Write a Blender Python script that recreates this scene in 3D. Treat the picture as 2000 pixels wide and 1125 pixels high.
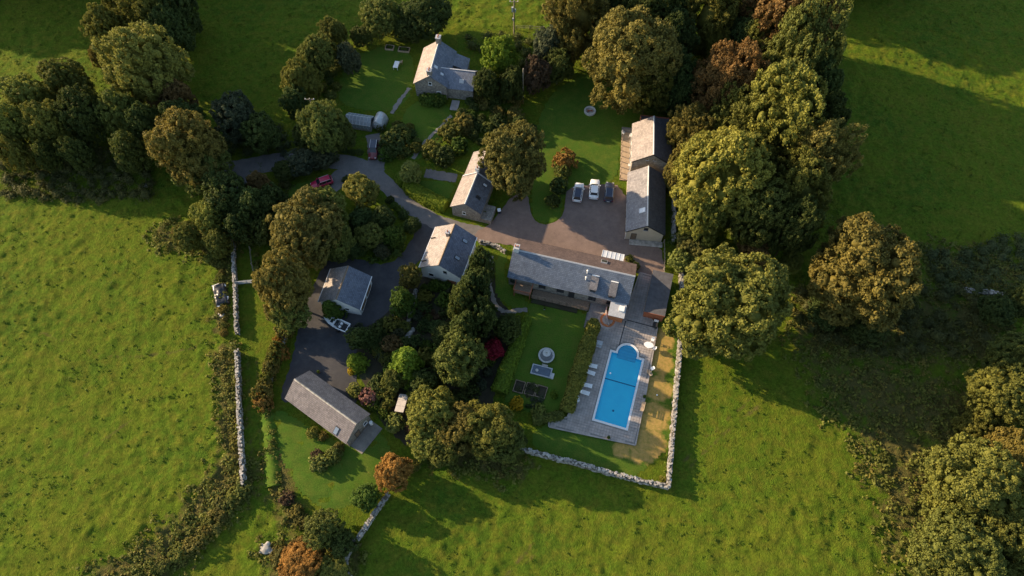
import bpy, bmesh, math, random
import numpy as np
from mathutils import Vector, Matrix
from mathutils.geometry import tessellate_polygon
R = math.radians
scene = bpy.context.scene
for o in list(bpy.data.objects):
    bpy.data.objects.remove(o)
COL = scene.collection

# ------------------------------------------------------------ camera
CH, CT, CF = 110.0, R(62), 1387.0            # height above ground, depression, focal length in 2000 px units
CAM = np.array([0.0, -CH / math.tan(CT), CH])
cd = bpy.data.cameras.new('camera'); cam = bpy.data.objects.new('camera', cd); COL.objects.link(cam)
cam.location = CAM; cam.rotation_euler = (R(90) - CT, 0, 0)
cd.sensor_width = 36; cd.lens = CF / 2000 * 36; cd.clip_start = 1; cd.clip_end = 12000
scene.camera = cam
# ------------------------------------------------------------ sky, sun, exposure
SUN_EL, SUN_TRAVEL = R(18.5), R(-23)         # light travels towards this plan direction
w = bpy.data.worlds.new('World'); scene.world = w; w.use_nodes = True
nt = w.node_tree; bg = nt.nodes['Background']
sky = nt.nodes.new('ShaderNodeTexSky'); sky.sky_type = 'NISHITA'; sky.sun_disc = False
sky.sun_elevation = SUN_EL
ax, ay = -math.cos(SUN_TRAVEL), -math.sin(SUN_TRAVEL)      # plan direction towards the sun
sky.sun_rotation = math.atan2(ax, ay)
sky.air_density = 1.2; sky.dust_density = 1.0
nt.links.new(sky.outputs[0], bg.inputs[0]); bg.inputs[1].default_value = 0.12
sl = bpy.data.lights.new('sun', 'SUN'); so = bpy.data.objects.new('sun', sl); COL.objects.link(so)
sl.energy = 5.0; sl.angle = R(0.6); sl.color = (1.0, 0.75, 0.47)
sd = Vector((-ax * math.cos(SUN_EL), -ay * math.cos(SUN_EL), -math.sin(SUN_EL)))
so.rotation_euler = sd.to_track_quat('-Z', 'Y').to_euler(); so.location = (-80, 40, 80)
vs = scene.view_settings
vs.view_transform = 'Standard'; vs.look = 'None'; vs.gamma = 1; vs.use_curve_mapping = False; vs.exposure = 1.2

# ------------------------------------------------------------ helpers
def P(x, y, z=0.0):
    """ground survey: the point at height z seen at survey coordinate (x, y)"""
    u = (x - 1000) / CF; v = (y - 562.5) / CF
    d = np.array([u, math.cos(CT) - v * math.sin(CT), -math.sin(CT) - v * math.cos(CT)])
    return CAM + d * ((z - CH) / d[2])
def PL(pts, z=0.0):
    return [tuple(P(x, y, z)[:2]) for x, y in pts]
def scale_at(x, y, z=0.0):
    p = P(x, y, z); dep = (p - CAM) @ np.array([0, math.cos(CT), -math.sin(CT)])
    return CF / dep                            # survey units per metre
def inside(px, py, poly):
    px = np.asarray(px); py = np.asarray(py); c = np.zeros(px.shape, bool); n = len(poly)
    for i in range(n):
        x1, y1 = poly[i]; x2, y2 = poly[i - 1]
        with np.errstate(divide='ignore', invalid='ignore'):
            t = ((y1 > py) != (y2 > py)) & (px < (x2 - x1) * (py - y1) / (y2 - y1 + 1e-12) + x1)
        c ^= t
    return c
def vnoise(x, y, seed):
    r = np.random.RandomState(seed).rand(256, 256)
    xi = np.floor(x).astype(int); yi = np.floor(y).astype(int); fx = x - xi; fy = y - yi
    fx = fx * fx * (3 - 2 * fx); fy = fy * fy * (3 - 2 * fy)
    g = lambda a, b: r[a % 256, b % 256]
    return (g(xi, yi) * (1 - fx) + g(xi + 1, yi) * fx) * (1 - fy) + (g(xi, yi + 1) * (1 - fx) + g(xi + 1, yi + 1) * fx) * fy
def tag(o, label=None, cat=None, group=None, kind=None):
    if label: o['label'] = label
    if cat: o['category'] = cat
    if group: o['group'] = group
    if kind: o['kind'] = kind
    return o
def link(name, me, parent=None, mat=None, smooth=False):
    if mat is not None and not me.materials: me.materials.append(mat)
    o = bpy.data.objects.new(name, me); COL.objects.link(o)
    if parent is not None: o.parent = parent
    if smooth: me.polygons.foreach_set('use_smooth', [True] * len(me.polygons))
    return o
def np_mesh(name, V, F):
    me = bpy.data.meshes.new(name); V = np.asarray(V, np.float32); F = np.asarray(F, np.int32)
    n = F.shape[1]
    me.vertices.add(len(V)); me.vertices.foreach_set('co', V.ravel())
    me.loops.add(F.size); me.loops.foreach_set('vertex_index', F.ravel())
    me.polygons.add(len(F)); me.polygons.foreach_set('loop_start', np.arange(0, F.size, n, dtype=np.int32))
    me.update(calc_edges=True)
    return me
def empty(name, loc=(0, 0, 0), rz=0.0):
    o = bpy.data.objects.new(name, None); COL.objects.link(o); o.location = loc; o.rotation_euler = (0, 0, rz)
    o.empty_display_size = 0.3
    return o
class MB:
    def __init__(s): s.v = []; s.f = []
    def add(s, vs_, fs_):
        b = len(s.v); s.v += [tuple(map(float, q)) for q in vs_]; s.f += [tuple(i + b for i in f) for f in fs_]; return s
    def box(s, x0, x1, y0, y1, z0, z1):
        return s.add([(x0, y0, z0), (x1, y0, z0), (x1, y1, z0), (x0, y1, z0), (x0, y0, z1), (x1, y0, z1), (x1, y1, z1), (x0, y1, z1)],
                     [(3, 2, 1, 0), (4, 5, 6, 7), (0, 1, 5, 4), (1, 2, 6, 5), (2, 3, 7, 6), (3, 0, 4, 7)])
    def hexa(s, p):      # eight points, bottom ring then top ring
        return s.add(p, [(3, 2, 1, 0), (4, 5, 6, 7), (0, 1, 5, 4), (1, 2, 6, 5), (2, 3, 7, 6), (3, 0, 4, 7)])
    def bar(s, a, b, t=0.05, h=None):
        a = Vector(a); b = Vector(b); d = (b - a).normalized(); h = h or t
        u = d.cross(Vector((0, 0, 1)));
        if u.length < 1e-3: u = Vector((1, 0, 0))
        u.normalize(); n = u.cross(d); u = u * t / 2; n = n * h / 2
        return s.hexa([a - u - n, a + u - n, b + u - n, b - u - n, a - u + n, a + u + n, b + u + n, b - u + n])
    def tube(s, pts, rad, n=8, cap=True):
        pts = [Vector(p) for p in pts]; rad = rad if hasattr(rad, '__len__') else [rad] * len(pts); b = len(s.v)
        for i, p in enumerate(pts):
            d = (pts[min(i + 1, len(pts) - 1)] - pts[max(i - 1, 0)]).normalized()
            u = d.cross(Vector((0, 1, 0.01)));
            if u.length < 1e-3: u = Vector((1, 0, 0))
            u.normalize(); k = d.cross(u)
            for j in range(n):
                a = 2 * math.pi * j / n; q = p + (u * math.cos(a) + k * math.sin(a)) * rad[i]; s.v.append(tuple(q))
        for i in range(len(pts) - 1):
            for j in range(n):
                s.f.append((b + i * n + j, b + i * n + (j + 1) % n, b + (i + 1) * n + (j + 1) % n, b + (i + 1) * n + j))
        if cap:
            s.f.append(tuple(b + j for j in reversed(range(n)))); s.f.append(tuple(b + (len(pts) - 1) * n + j for j in range(n)))
        return s
    def lathe(s, prof, c=(0, 0, 0), n=20):
        b = len(s.v)
        for r_, z in prof:
            for j in range(n):
                a = 2 * math.pi * j / n; s.v.append((c[0] + r_ * math.cos(a), c[1] + r_ * math.sin(a), c[2] + z))
        for i in range(len(prof) - 1):
            for j in range(n):
                s.f.append((b + i * n + j, b + i * n + (j + 1) % n, b + (i + 1) * n + (j + 1) % n, b + (i + 1) * n + j))
        s.f.append(tuple(b + j for j in reversed(range(n)))); s.f.append(tuple(b + (len(prof) - 1) * n + j for j in range(n)))
        return s
    def loft(s, secs, cap=True, closed=True):
        b = len(s.v); n = len(secs[0])
        for q in secs: s.v += [tuple(map(float, p)) for p in q]
        for i in range(len(secs) - 1):
            for j in range(n if closed else n - 1):
                s.f.append((b + i * n + j, b + i * n + (j + 1) % n, b + (i + 1) * n + (j + 1) % n, b + (i + 1) * n + j))
        if cap:
            s.f.append(tuple(b + j for j in reversed(range(n)))); s.f.append(tuple(b + (len(secs) - 1) * n + j for j in range(n)))
        return s
    def build(s, name, mat, parent=None, smooth=False, bevel=0):
        me = bpy.data.meshes.new(name); me.from_pydata(s.v, [], s.f)
        bm = bmesh.new(); bm.from_mesh(me); bmesh.ops.recalc_face_normals(bm, faces=bm.faces); bm.to_mesh(me); bm.free()
        o = link(name, me, parent, mat, smooth)
        if bevel:
            m = o.modifiers.new('bevel', 'BEVEL'); m.width = bevel; m.segments = 2; m.limit_method = 'ANGLE'
        return o
def copy_tree(o, parent=None):
    c = o.copy(); COL.objects.link(c); c.parent = parent
    for ch in o.children: copy_tree(ch, c)
    return c

# ------------------------------------------------------------ materials
class NT:
    def __init__(s, name):
        s.m = bpy.data.materials.new(name); s.m.use_nodes = True; s.t = s.m.node_tree; s.b = s.t.nodes['Principled BSDF']; s.out = s.t.nodes['Material Output']
        s._co = None
    def n(s, typ, **kw):
        nd = s.t.nodes.new(typ)
        for k, v in kw.items():
            if hasattr(nd, k): setattr(nd, k, v)
            else: nd.inputs[k].default_value = v
        return nd
    def l(s, a, b): s.t.links.new(a, b)
    def co(s, kind='Object'):
        if s._co is None: s._co = s.n('ShaderNodeTexCoord')
        return s._co.outputs[kind]
    def noise(s, scale, detail=4, rough=0.55, vec=None):
        nd = s.n('ShaderNodeTexNoise', Scale=scale, Detail=detail, Roughness=rough); s.l(vec if vec is not None else s.co(), nd.inputs['Vector']); return nd.outputs['Fac']
    def ramp(s, fac, stops):
        nd = s.n('ShaderNodeValToRGB'); e = nd.color_ramp.elements
        while len(e) < len(stops): e.new(0.5)
        for i, (p, c) in enumerate(stops): e[i].position = p; e[i].color = c if len(c) == 4 else (*c, 1)
        s.l(fac, nd.inputs[0]); return nd.outputs[0]
    def mix(s, fac, a, b, mode='MIX'):
        nd = s.n('ShaderNodeMix', data_type='RGBA', blend_type=mode)
        for sock, val in ((nd.inputs[0], fac), (nd.inputs[6], a), (nd.inputs[7], b)):
            if isinstance(val, (int, float)): sock.default_value = val
            elif isinstance(val, tuple): sock.default_value = val if len(val) == 4 else (*val, 1)
            else: s.l(val, sock)
        return nd.outputs[2]
    def bump(s, h, strength=0.5, dist=0.05, nrm=None):
        nd = s.n('ShaderNodeBump', Strength=strength, Distance=dist); s.l(h, nd.inputs['Height'])
        if nrm is not None: s.l(nrm, nd.inputs['Normal'])
        s.l(nd.outputs[0], s.b.inputs['Normal']); return nd.outputs[0]
    def fin(s, col, rough=0.8, spec=0.3, metal=0.0):
        if isinstance(col, tuple): s.b.inputs['Base Color'].default_value = (*col, 1)
        else: s.l(col, s.b.inputs['Base Color'])
        s.b.inputs['Roughness'].default_value = rough; s.b.inputs['Specular IOR Level'].default_value = spec; s.b.inputs['Metallic'].default_value = metal
        return s.m
def plain(name, c, rough=0.7, var=0.25, scale=3.0, spec=0.3, metal=0.0, bump=0.0):
    t = NT(name); f = t.noise(scale, 5)
    d = tuple(x * (1 - var) for x in c); e = tuple(min(1, x * (1 + var)) for x in c)
    col = t.ramp(f, [(0.3, d), (0.7, e)])
    if bump: t.bump(t.noise(scale * 6, 4), bump, 0.03)
    return t.fin(col, rough, spec, metal)
M = {}
def geo_pos(t): return t.n('ShaderNodeNewGeometry').outputs['Position']
def grass_mat(name, cols, fine=3.0, bstr=0.7, bdist=0.12, dry=None, stripes=False):
    t = NT(name); pos = geo_pos(t)
    a = t.noise(0.06, 5, 0.6, pos); b = t.noise(0.6, 5, 0.6, pos); c = t.noise(fine, 4, 0.7, pos)
    k = t.ramp(a, [(0.3, cols[0]), (0.5, cols[1]), (0.72, cols[2])])
    k = t.mix(t.ramp(b, [(0.42, (0, 0, 0)), (0.68, (1, 1, 1))]), k, cols[3])
    k = t.mix(0.75, k, t.ramp(c, [(0.25, (0.4, 0.42, 0.4)), (0.75, (1.55, 1.5, 1.5))]), 'MULTIPLY')
    if dry:
        at = t.n('ShaderNodeAttribute', attribute_name='dry')
        dn = t.n('ShaderNodeMath', operation='MULTIPLY_ADD'); t.l(b, dn.inputs[0]); dn.inputs[1].default_value = 1.1; t.l(at.outputs['Fac'], dn.inputs[2])
        k = t.mix(t.ramp(dn.outputs[0], [(0.75, (0, 0, 0)), (1.5, (1, 1, 1))]), k, t.mix(t.ramp(t.noise(1.7, 5, 0.75, pos), [(0.35, (0, 0, 0)), (0.65, (1, 1, 1))]), dry[0], dry[1]))
    h = t.n('ShaderNodeMath', operation='ADD'); t.l(c, h.inputs[0]); t.l(t.noise(fine * 3.1, 3, 0.6, pos), h.inputs[1])
    t.bump(h.outputs[0], bstr, bdist)
    return t.fin(k, 0.95, 0.05)
M['field'] = grass_mat('field_grass', [(0.050, 0.100, 0.010), (0.076, 0.124, 0.010), (0.112, 0.142, 0.012), (0.112, 0.126, 0.014)], 2.2, 0.9, 0.30, dry=((0.115, 0.095, 0.03), (0.065, 0.07, 0.02)))
M['lawn'] = grass_mat('lawn_grass', [(0.045, 0.095, 0.014), (0.060, 0.115, 0.014), (0.075, 0.125, 0.014), (0.085, 0.12, 0.018)], 5.0, 0.45, 0.06, dry=((0.40, 0.25, 0.085), (0.22, 0.18, 0.045)))
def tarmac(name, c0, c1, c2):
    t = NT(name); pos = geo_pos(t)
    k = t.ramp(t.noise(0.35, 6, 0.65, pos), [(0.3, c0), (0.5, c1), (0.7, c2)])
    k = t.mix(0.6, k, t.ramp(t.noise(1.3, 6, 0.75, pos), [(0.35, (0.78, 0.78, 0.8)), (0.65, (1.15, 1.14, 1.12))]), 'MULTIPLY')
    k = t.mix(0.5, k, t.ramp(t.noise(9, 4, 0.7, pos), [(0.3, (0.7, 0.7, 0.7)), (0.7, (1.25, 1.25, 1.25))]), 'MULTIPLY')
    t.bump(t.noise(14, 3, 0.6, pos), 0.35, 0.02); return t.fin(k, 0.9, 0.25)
M['yard'] = tarmac('yard_tarmac', (0.16, 0.118, 0.10), (0.19, 0.138, 0.117), (0.225, 0.165, 0.138))
M['lane'] = tarmac('lane_tarmac', (0.12, 0.115, 0.115), (0.15, 0.14, 0.135), (0.18, 0.165, 0.155))
M['drive'] = tarmac('drive_asphalt', (0.040, 0.041, 0.046), (0.055, 0.055, 0.06), (0.075, 0.072, 0.073))
M['gravel'] = tarmac('gravel_path', (0.16, 0.145, 0.125), (0.22, 0.2, 0.175), (0.28, 0.25, 0.22))
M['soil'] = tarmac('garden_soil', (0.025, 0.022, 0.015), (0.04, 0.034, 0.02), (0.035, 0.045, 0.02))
def slate(name, c0, c1, c2, lichen=(0.3, 0.29, 0.24), lf=0.5):
    t = NT(name); m = t.n('ShaderNodeMapping'); m.inputs['Rotation'].default_value = (0, 0, R(90)); t.l(t.co(), m.inputs[0])
    br = t.n('ShaderNodeTexBrick', Scale=1.0); br.inputs['Brick Width'].default_value = 0.34; br.inputs['Row Height'].default_value = 0.24
    br.inputs['Mortar Size'].default_value = 0.018; br.inputs['Mortar'].default_value = (0.35, 0.35, 0.35, 1); br.inputs['Color1'].default_value = (0.72, 0.72, 0.72, 1); br.inputs['Color2'].default_value = (1.15, 1.15, 1.15, 1)
    br.inputs['Bias'].default_value = 0.0; t.l(m.outputs[0], br.inputs[0])
    oi = t.n('ShaderNodeObjectInfo')
    k = t.ramp(t.noise(0.7, 6, 0.65), [(0.3, c0), (0.5, c1), (0.7, c2)])
    k = t.mix(t.ramp(t.noise(2.6, 6, 0.7), [(0.55, (0, 0, 0)), (0.75, (lf, lf, lf))]), k, lichen)
    st = t.n('ShaderNodeMapping'); st.inputs['Scale'].default_value = (0.35, 2.2, 1.0); t.l(t.co(), st.inputs[0])
    k = t.mix(0.55, k, t.ramp(t.noise(1.2, 5, 0.7, st.outputs[0]), [(0.3, (0.72, 0.72, 0.74)), (0.7, (1.2, 1.2, 1.18))]), 'MULTIPLY')
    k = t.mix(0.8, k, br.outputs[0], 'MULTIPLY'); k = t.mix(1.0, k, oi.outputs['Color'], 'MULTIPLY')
    t.bump(br.outputs[0], 0.5, 0.03); return t.fin(k, 0.7, 0.3)
M['slate'] = slate('slate_roof', (0.17, 0.175, 0.19), (0.215, 0.22, 0.235), (0.26, 0.26, 0.265), lf=0.35)  # cooler slate; on slopes away from the sun its tint stands in for shade
M['slate_old'] = slate('old_slate_roof', (0.21, 0.198, 0.195), (0.27, 0.253, 0.247), (0.33, 0.308, 0.295), (0.38, 0.34, 0.28), 0.6)  # paler, warmer slate; sunlight on sunward slopes is mixed into its colour
M['slate_shade'] = slate('shaded_slate_roof', (0.085, 0.085, 0.095), (0.105, 0.105, 0.115), (0.13, 0.125, 0.13), lf=0.25)  # shade of the slopes facing away from the sun, put into the slate colour
def stone(name, c0, c1, scale=2.6):
    t = NT(name); v = t.n('ShaderNodeTexVoronoi', Scale=scale); v.feature = 'F1'; t.l(t.co(), v.inputs['Vector'])
    e = t.n('ShaderNodeTexVoronoi', Scale=scale); e.feature = 'DISTANCE_TO_EDGE'; t.l(t.co(), e.inputs['Vector'])
    k = t.mix(v.outputs['Color'], c0, c1); k = t.mix(t.ramp(e.outputs['Distance'], [(0.0, (1, 1, 1)), (0.06, (0, 0, 0))]), k, (0.16, 0.14, 0.12))
    k = t.mix(0.5, k, t.ramp(t.noise(5, 5), [(0.3, (0.6, 0.6, 0.6)), (0.7, (1.3, 1.3, 1.3))]), 'MULTIPLY')
    t.bump(e.outputs['Distance'], 0.6, 0.08); return t.fin(k, 0.9, 0.2)
M['stone'] = stone('house_stone', (0.17, 0.15, 0.13), (0.34, 0.31, 0.27))
M['drystone'] = plain('dry_stone', (0.33, 0.31, 0.28), 0.9, 0.45, 1.4, 0.15, bump=0.5)
M['drystone_core'] = plain('wall_core', (0.12, 0.11, 0.09), 0.95, 0.3, 2)
M['white'] = plain('white_render', (0.70, 0.70, 0.68), 0.85, 0.08, 1.2, bump=0.15)
M['cream'] = plain('cream_render', (0.56, 0.48, 0.36), 0.85, 0.08, 1.2, bump=0.15)
M['brick'] = plain('orange_brick', (0.42, 0.15, 0.06), 0.85, 0.25, 6, bump=0.3)
M['trim_white'] = plain('white_paint', (0.78, 0.78, 0.77), 0.5, 0.05)
M['plastic'] = plain('white_plastic', (0.80, 0.80, 0.80), 0.4, 0.05, 4, 0.4)
M['pale_sheet'] = plain('weathered_sheet', (0.36, 0.33, 0.31), 0.6, 0.15, 2)
M['dark'] = plain('dark_paint', (0.03, 0.03, 0.032), 0.6, 0.2)
M['timber'] = plain('weathered_timber', (0.20, 0.145, 0.10), 0.85, 0.35, 5, bump=0.2)
M['timber_pale'] = plain('pale_decking', (0.42, 0.32, 0.22), 0.8, 0.2, 5)
M['timber_red'] = plain('red_stained_timber', (0.28, 0.09, 0.045), 0.7, 0.3, 5)
M['felt'] = plain('roofing_felt', (0.085, 0.085, 0.095), 0.9, 0.25, 1.5, bump=0.2)
M['lead'] = plain('lead_flashing', (0.40, 0.41, 0.43), 0.5, 0.15, 4)
M['metal'] = plain('galvanised_metal', (0.42, 0.43, 0.44), 0.45, 0.2, 3, 0.5, 0.4)
M['rust'] = plain('terracotta', (0.34, 0.13, 0.07), 0.8, 0.2, 6)
M['bark'] = plain('bark', (0.10, 0.075, 0.05), 0.95, 0.4, 3, bump=0.6)
M['pole'] = plain('pole_timber', (0.22, 0.19, 0.15), 0.9, 0.25, 3)
M['paver'] = plain('deck_paver', (0.31, 0.275, 0.255), 0.85, 0.22, 1.1, bump=0.15)
M['joint'] = plain('paver_joint', (0.19, 0.18, 0.17), 0.95, 0.2, 3)
M['coping'] = plain('pool_coping', (0.62, 0.62, 0.62), 0.7, 0.08, 3)
M['pooltile'] = plain('pool_lining', (0.10, 0.80, 1.0), 0.5, 0.04, 0.8)
M['poolstep'] = plain('pool_step_lining', (0.10, 0.55, 0.76), 0.5, 0.06, 0.8)
M['poolline'] = plain('pool_marker_tile', (0.02, 0.16, 0.30), 0.5, 0.1)
M['fstone'] = plain('fountain_stone', (0.47, 0.47, 0.45), 0.8, 0.2, 4, bump=0.2)
M['fdark'] = plain('fountain_basin', (0.16, 0.165, 0.17), 0.6, 0.2, 4)
def glass_mat(name, c, rough=0.08):
    return plain(name, c, rough, 0.1, 1.0, 0.8)
M['glass'] = glass_mat('window_glass', (0.025, 0.03, 0.036)); M['glass_sky'] = glass_mat('skylight_glass', (0.16, 0.20, 0.26), 0.12)
M['poly'] = plain('polycarbonate', (0.52, 0.55, 0.60), 0.25, 0.1, 2, 0.5)
M['greenglass'] = plain('greenhouse_glass', (0.22, 0.25, 0.28), 0.15, 0.25, 2, 0.6)
M['pond'] = plain('pond_water', (0.06, 0.085, 0.12), 0.06, 0.2, 1.5, 0.8)
M['tarp'] = plain('black_tarpaulin', (0.018, 0.019, 0.024), 0.35, 0.2, 2, 0.5)
M['tyre'] = plain('tyre_rubber', (0.02, 0.02, 0.02), 0.9, 0.2); M['rim'] = plain('alloy_rim', (0.5, 0.5, 0.52), 0.35, 0.1, 4, 0.5, 0.7)
M['lamp'] = plain('lamp_glass', (0.6, 0.6, 0.6), 0.15, 0.1); M['lamp_red'] = plain('tail_lamp', (0.35, 0.02, 0.02), 0.2, 0.1)
def paint(name, c):
    t = NT(name); t.b.inputs['Coat Weight'].default_value = 0.6; t.b.inputs['Coat Roughness'].default_value = 0.08
    return t.fin(t.ramp(t.noise(2, 3), [(0.3, tuple(x * 0.95 for x in c)), (0.7, c)]), 0.4, 0.4)
M['car_white'] = paint('white_car_paint', (0.78, 0.78, 0.78)); M['car_navy'] = paint('navy_car_paint', (0.022, 0.03, 0.06))
M['car_red'] = paint('crimson_car_paint', (0.46, 0.02, 0.07)); M['car_maroon'] = paint('maroon_car_paint', (0.16, 0.03, 0.035))
M['gel'] = paint('white_gelcoat', (0.74, 0.74, 0.74))
def leaf_mat():
    t = NT('foliage'); oi = t.n('ShaderNodeObjectInfo'); pos = geo_pos(t)
    k = t.mix(1.0, oi.outputs['Color'], t.ramp(t.noise(0.45, 3, 0.6, pos), [(0.3, (0.68, 0.72, 0.7)), (0.7, (1.3, 1.22, 1.05))]), 'MULTIPLY')
    k = t.mix(0.8, k, t.ramp(t.noise(2.5, 3, 0.6, pos), [(0.3, (0.6, 0.62, 0.6)), (0.7, (1.35, 1.3, 1.25))]), 'MULTIPLY')
    m = t.fin(k, 0.7, 0.15)
    tr = t.n('ShaderNodeBsdfTranslucent'); t.l(k, tr.inputs[0]); mx = t.n('ShaderNodeMixShader'); mx.inputs[0].default_value = 0.32
    t.l(t.b.outputs[0], mx.inputs[1]); t.l(tr.outputs[0], mx.inputs[2]); t.l(mx.outputs[0], t.out.inputs[0])
    return m
M['leaf'] = leaf_mat()
def water_mat():
    t = NT('pool_water'); lw = t.n('ShaderNodeFresnel', IOR=1.33); nb = t.n('ShaderNodeBump', Strength=0.08, Distance=0.05); t.l(t.noise(2.0, 3), nb.inputs['Height']); t.l(nb.outputs[0], lw.inputs['Normal'])
    tp = t.n('ShaderNodeBsdfTransparent'); tp.inputs[0].default_value = (0.86, 0.98, 1.0, 1); gl = t.n('ShaderNodeBsdfGlossy', Roughness=0.03); t.l(nb.outputs[0], gl.inputs['Normal'])
    mx = t.n('ShaderNodeMixShader'); t.l(lw.outputs[0], mx.inputs[0]); t.l(tp.outputs[0], mx.inputs[1]); t.l(gl.outputs[0], mx.inputs[2]); t.l(mx.outputs[0], t.out.inputs[0])
    return t.m
M['water'] = water_mat()


def smooth_line(pts, it=2):
    for _ in range(it):
        q = [pts[0]]
        for a, b in zip(pts[:-1], pts[1:]):
            a = np.array(a); b = np.array(b); q += [tuple(a * .75 + b * .25), tuple(a * .25 + b * .75)]
        pts = q + [pts[-1]]
    return pts

# ------------------------------------------------------------ ground: one sheet to the horizon
ESTATE = PL([(472, 480), (560, 285), (640, 100), (700, 55), (1000, 58), (1150, 100), (1250, 160), (1330, 230), (1338, 660), (1310, 958), (1040, 888), (800, 905), (748, 985), (660, 1060), (560, 965), (515, 800), (482, 640)])
LANE_ZONE = PL([(430, 300), (560, 285), (560, 380), (430, 365)])
def rough_fac(X, Y):
    """how far the turf is unmown scrub (bramble and bracken colour)"""
    def seg(a, b, wd):
        (x1, y1), (x2, y2) = [tuple(P(*q)[:2]) for q in (a, b)]
        dx, dy = x2 - x1, y2 - y1; t = np.clip(((X - x1) * dx + (Y - y1) * dy) / (dx * dx + dy * dy), 0, 1)
        return np.clip(1.2 - np.hypot(X - x1 - t * dx, Y - y1 - t * dy) / wd, 0, 1)
    f = seg((440, 690), (455, 930), 2.6)
    for a, b, wd in (((455, 930), (290, 1120), 5), ((300, 1110), (170, 1170), 5), ((1760, 850), (1850, 1120), 9), ((1680, 760), (1900, 830), 9), ((1620, 650), (1900, 640), 9),
                     ((430, 640), (440, 480), 2.0), ((1850, 520), (2000, 560), 6), ((540, 900), (570, 1010), 3), ((560, 1090), (650, 1110), 5), ((330, 460), (440, 480), 4), ((860, 880), (1000, 900), 4)):
        f = np.maximum(f, seg(a, b, wd))
    return f
ox = np.array([135, 165, 215, 320, 560, 1100, 2600, 6000.0])
gx = np.concatenate([-ox[::-1], np.arange(-120, 120.01, 0.34), ox]); gy = np.concatenate([-58 - ox[::-1], np.arange(-58, 92, 0.34), 92 + ox])
GX, GY = np.meshgrid(gx, gy)
flat = (inside(GX, GY, ESTATE) | inside(GX, GY, LANE_ZONE)).astype(float)
for _ in range(3):
    flat[1:-1, 1:-1] = (flat[1:-1, 1:-1] * 2 + flat[:-2, 1:-1] + flat[2:, 1:-1] + flat[1:-1, :-2] + flat[1:-1, 2:]) / 6
ca, sa = math.cos(R(35)), math.sin(R(35)); RX = GX * ca - GY * sa; RY = GX * sa + GY * ca
hum = (vnoise(RX / 1.5, RY / 1.15, 1) - .5) * 0.26 + (vnoise(RX / 0.8, RY / 0.75, 2) - .5) * 0.17 + (vnoise(GX / 4, GY / 4, 3) - .5) * 0.25 + np.clip(vnoise(RX / 1.0, RY / 0.9, 12) - .62, 0, 1) * 0.45
big = (vnoise(GX / 22, GY / 22, 4) - .5) * 0.9
amp = 0.45 + 0.75 * vnoise(GX / 14, GY / 14, 5)
fade = np.clip(1 - (np.hypot(GX, GY) - 160) / 200, 0, 1)
rgh = rough_fac(GX, GY) * (0.6 + 0.6 * vnoise(GX / 1.8, GY / 1.8, 9))
GZ = ((hum * amp * (1 + 0.9 * rgh) + big) * fade) * (1 - flat) - 0.05 + 0.02 * flat
n1, n0 = len(gx), len(gy)
idx = np.arange(n0 * n1).reshape(n0, n1)
gf = np.stack([idx[:-1, :-1], idx[:-1, 1:], idx[1:, 1:], idx[1:, :-1]], -1).reshape(-1, 4)
_hole = PL([(1155, 824), (1226, 842), (1266, 704), (1230, 668), (1192, 682)], 0.0)
_cx = GX.ravel()[gf].mean(1); _cy = GY.ravel()[gf].mean(1)
gf = gf[~inside(_cx, _cy, _hole)]
gm = np_mesh('ground', np.stack([GX, GY, GZ], -1).reshape(-1, 3), gf)
trk = np.zeros(GX.shape)
for pts in ([(985, 1130), (1020, 1085), (1062, 1040)], [(1003, 1130), (1038, 1090), (1080, 1044)], [(1330, 905), (1395, 840), (1480, 770)], [(1345, 915), (1410, 850), (1495, 782)], [(484, 690), (488, 800), (492, 930), (505, 1010)], [(500, 690), (506, 800), (510, 930), (522, 1010)], [(60, 640), (200, 700), (330, 690), (440, 665)], [(150, 900), (250, 820), (380, 740), (450, 668)]):
    q = smooth_line([tuple(P(*a)[:2]) for a in pts], 2)
    for (x1, y1), (x2, y2) in zip(q[:-1], q[1:]):
        dx, dy = x2 - x1, y2 - y1; t_ = np.clip(((GX - x1) * dx + (GY - y1) * dy) / (dx * dx + dy * dy), 0, 1)
        trk = np.maximum(trk, np.clip(1.3 - np.hypot(GX - x1 - t_ * dx, GY - y1 - t_ * dy) / 0.42, 0, 1))
trk *= 0.45 + 0.5 * vnoise(GX / 2.5, GY / 2.5, 41)
at = gm.attributes.new('dry', 'FLOAT', 'POINT'); at.data.foreach_set('value', np.maximum(rgh * 0.6, trk * 0.36).astype(np.float32).ravel())
tag(link('ground', gm, None, M['field'], True), kind='structure')
_gz_n = (n0, n1)
def gz(x, y):
    j = int(np.clip(np.searchsorted(gx, x) - 1, 0, n1 - 2)); i = int(np.clip(np.searchsorted(gy, y) - 1, 0, n0 - 2))
    return float(GZ[i:i + 2, j:j + 2].min())

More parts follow.
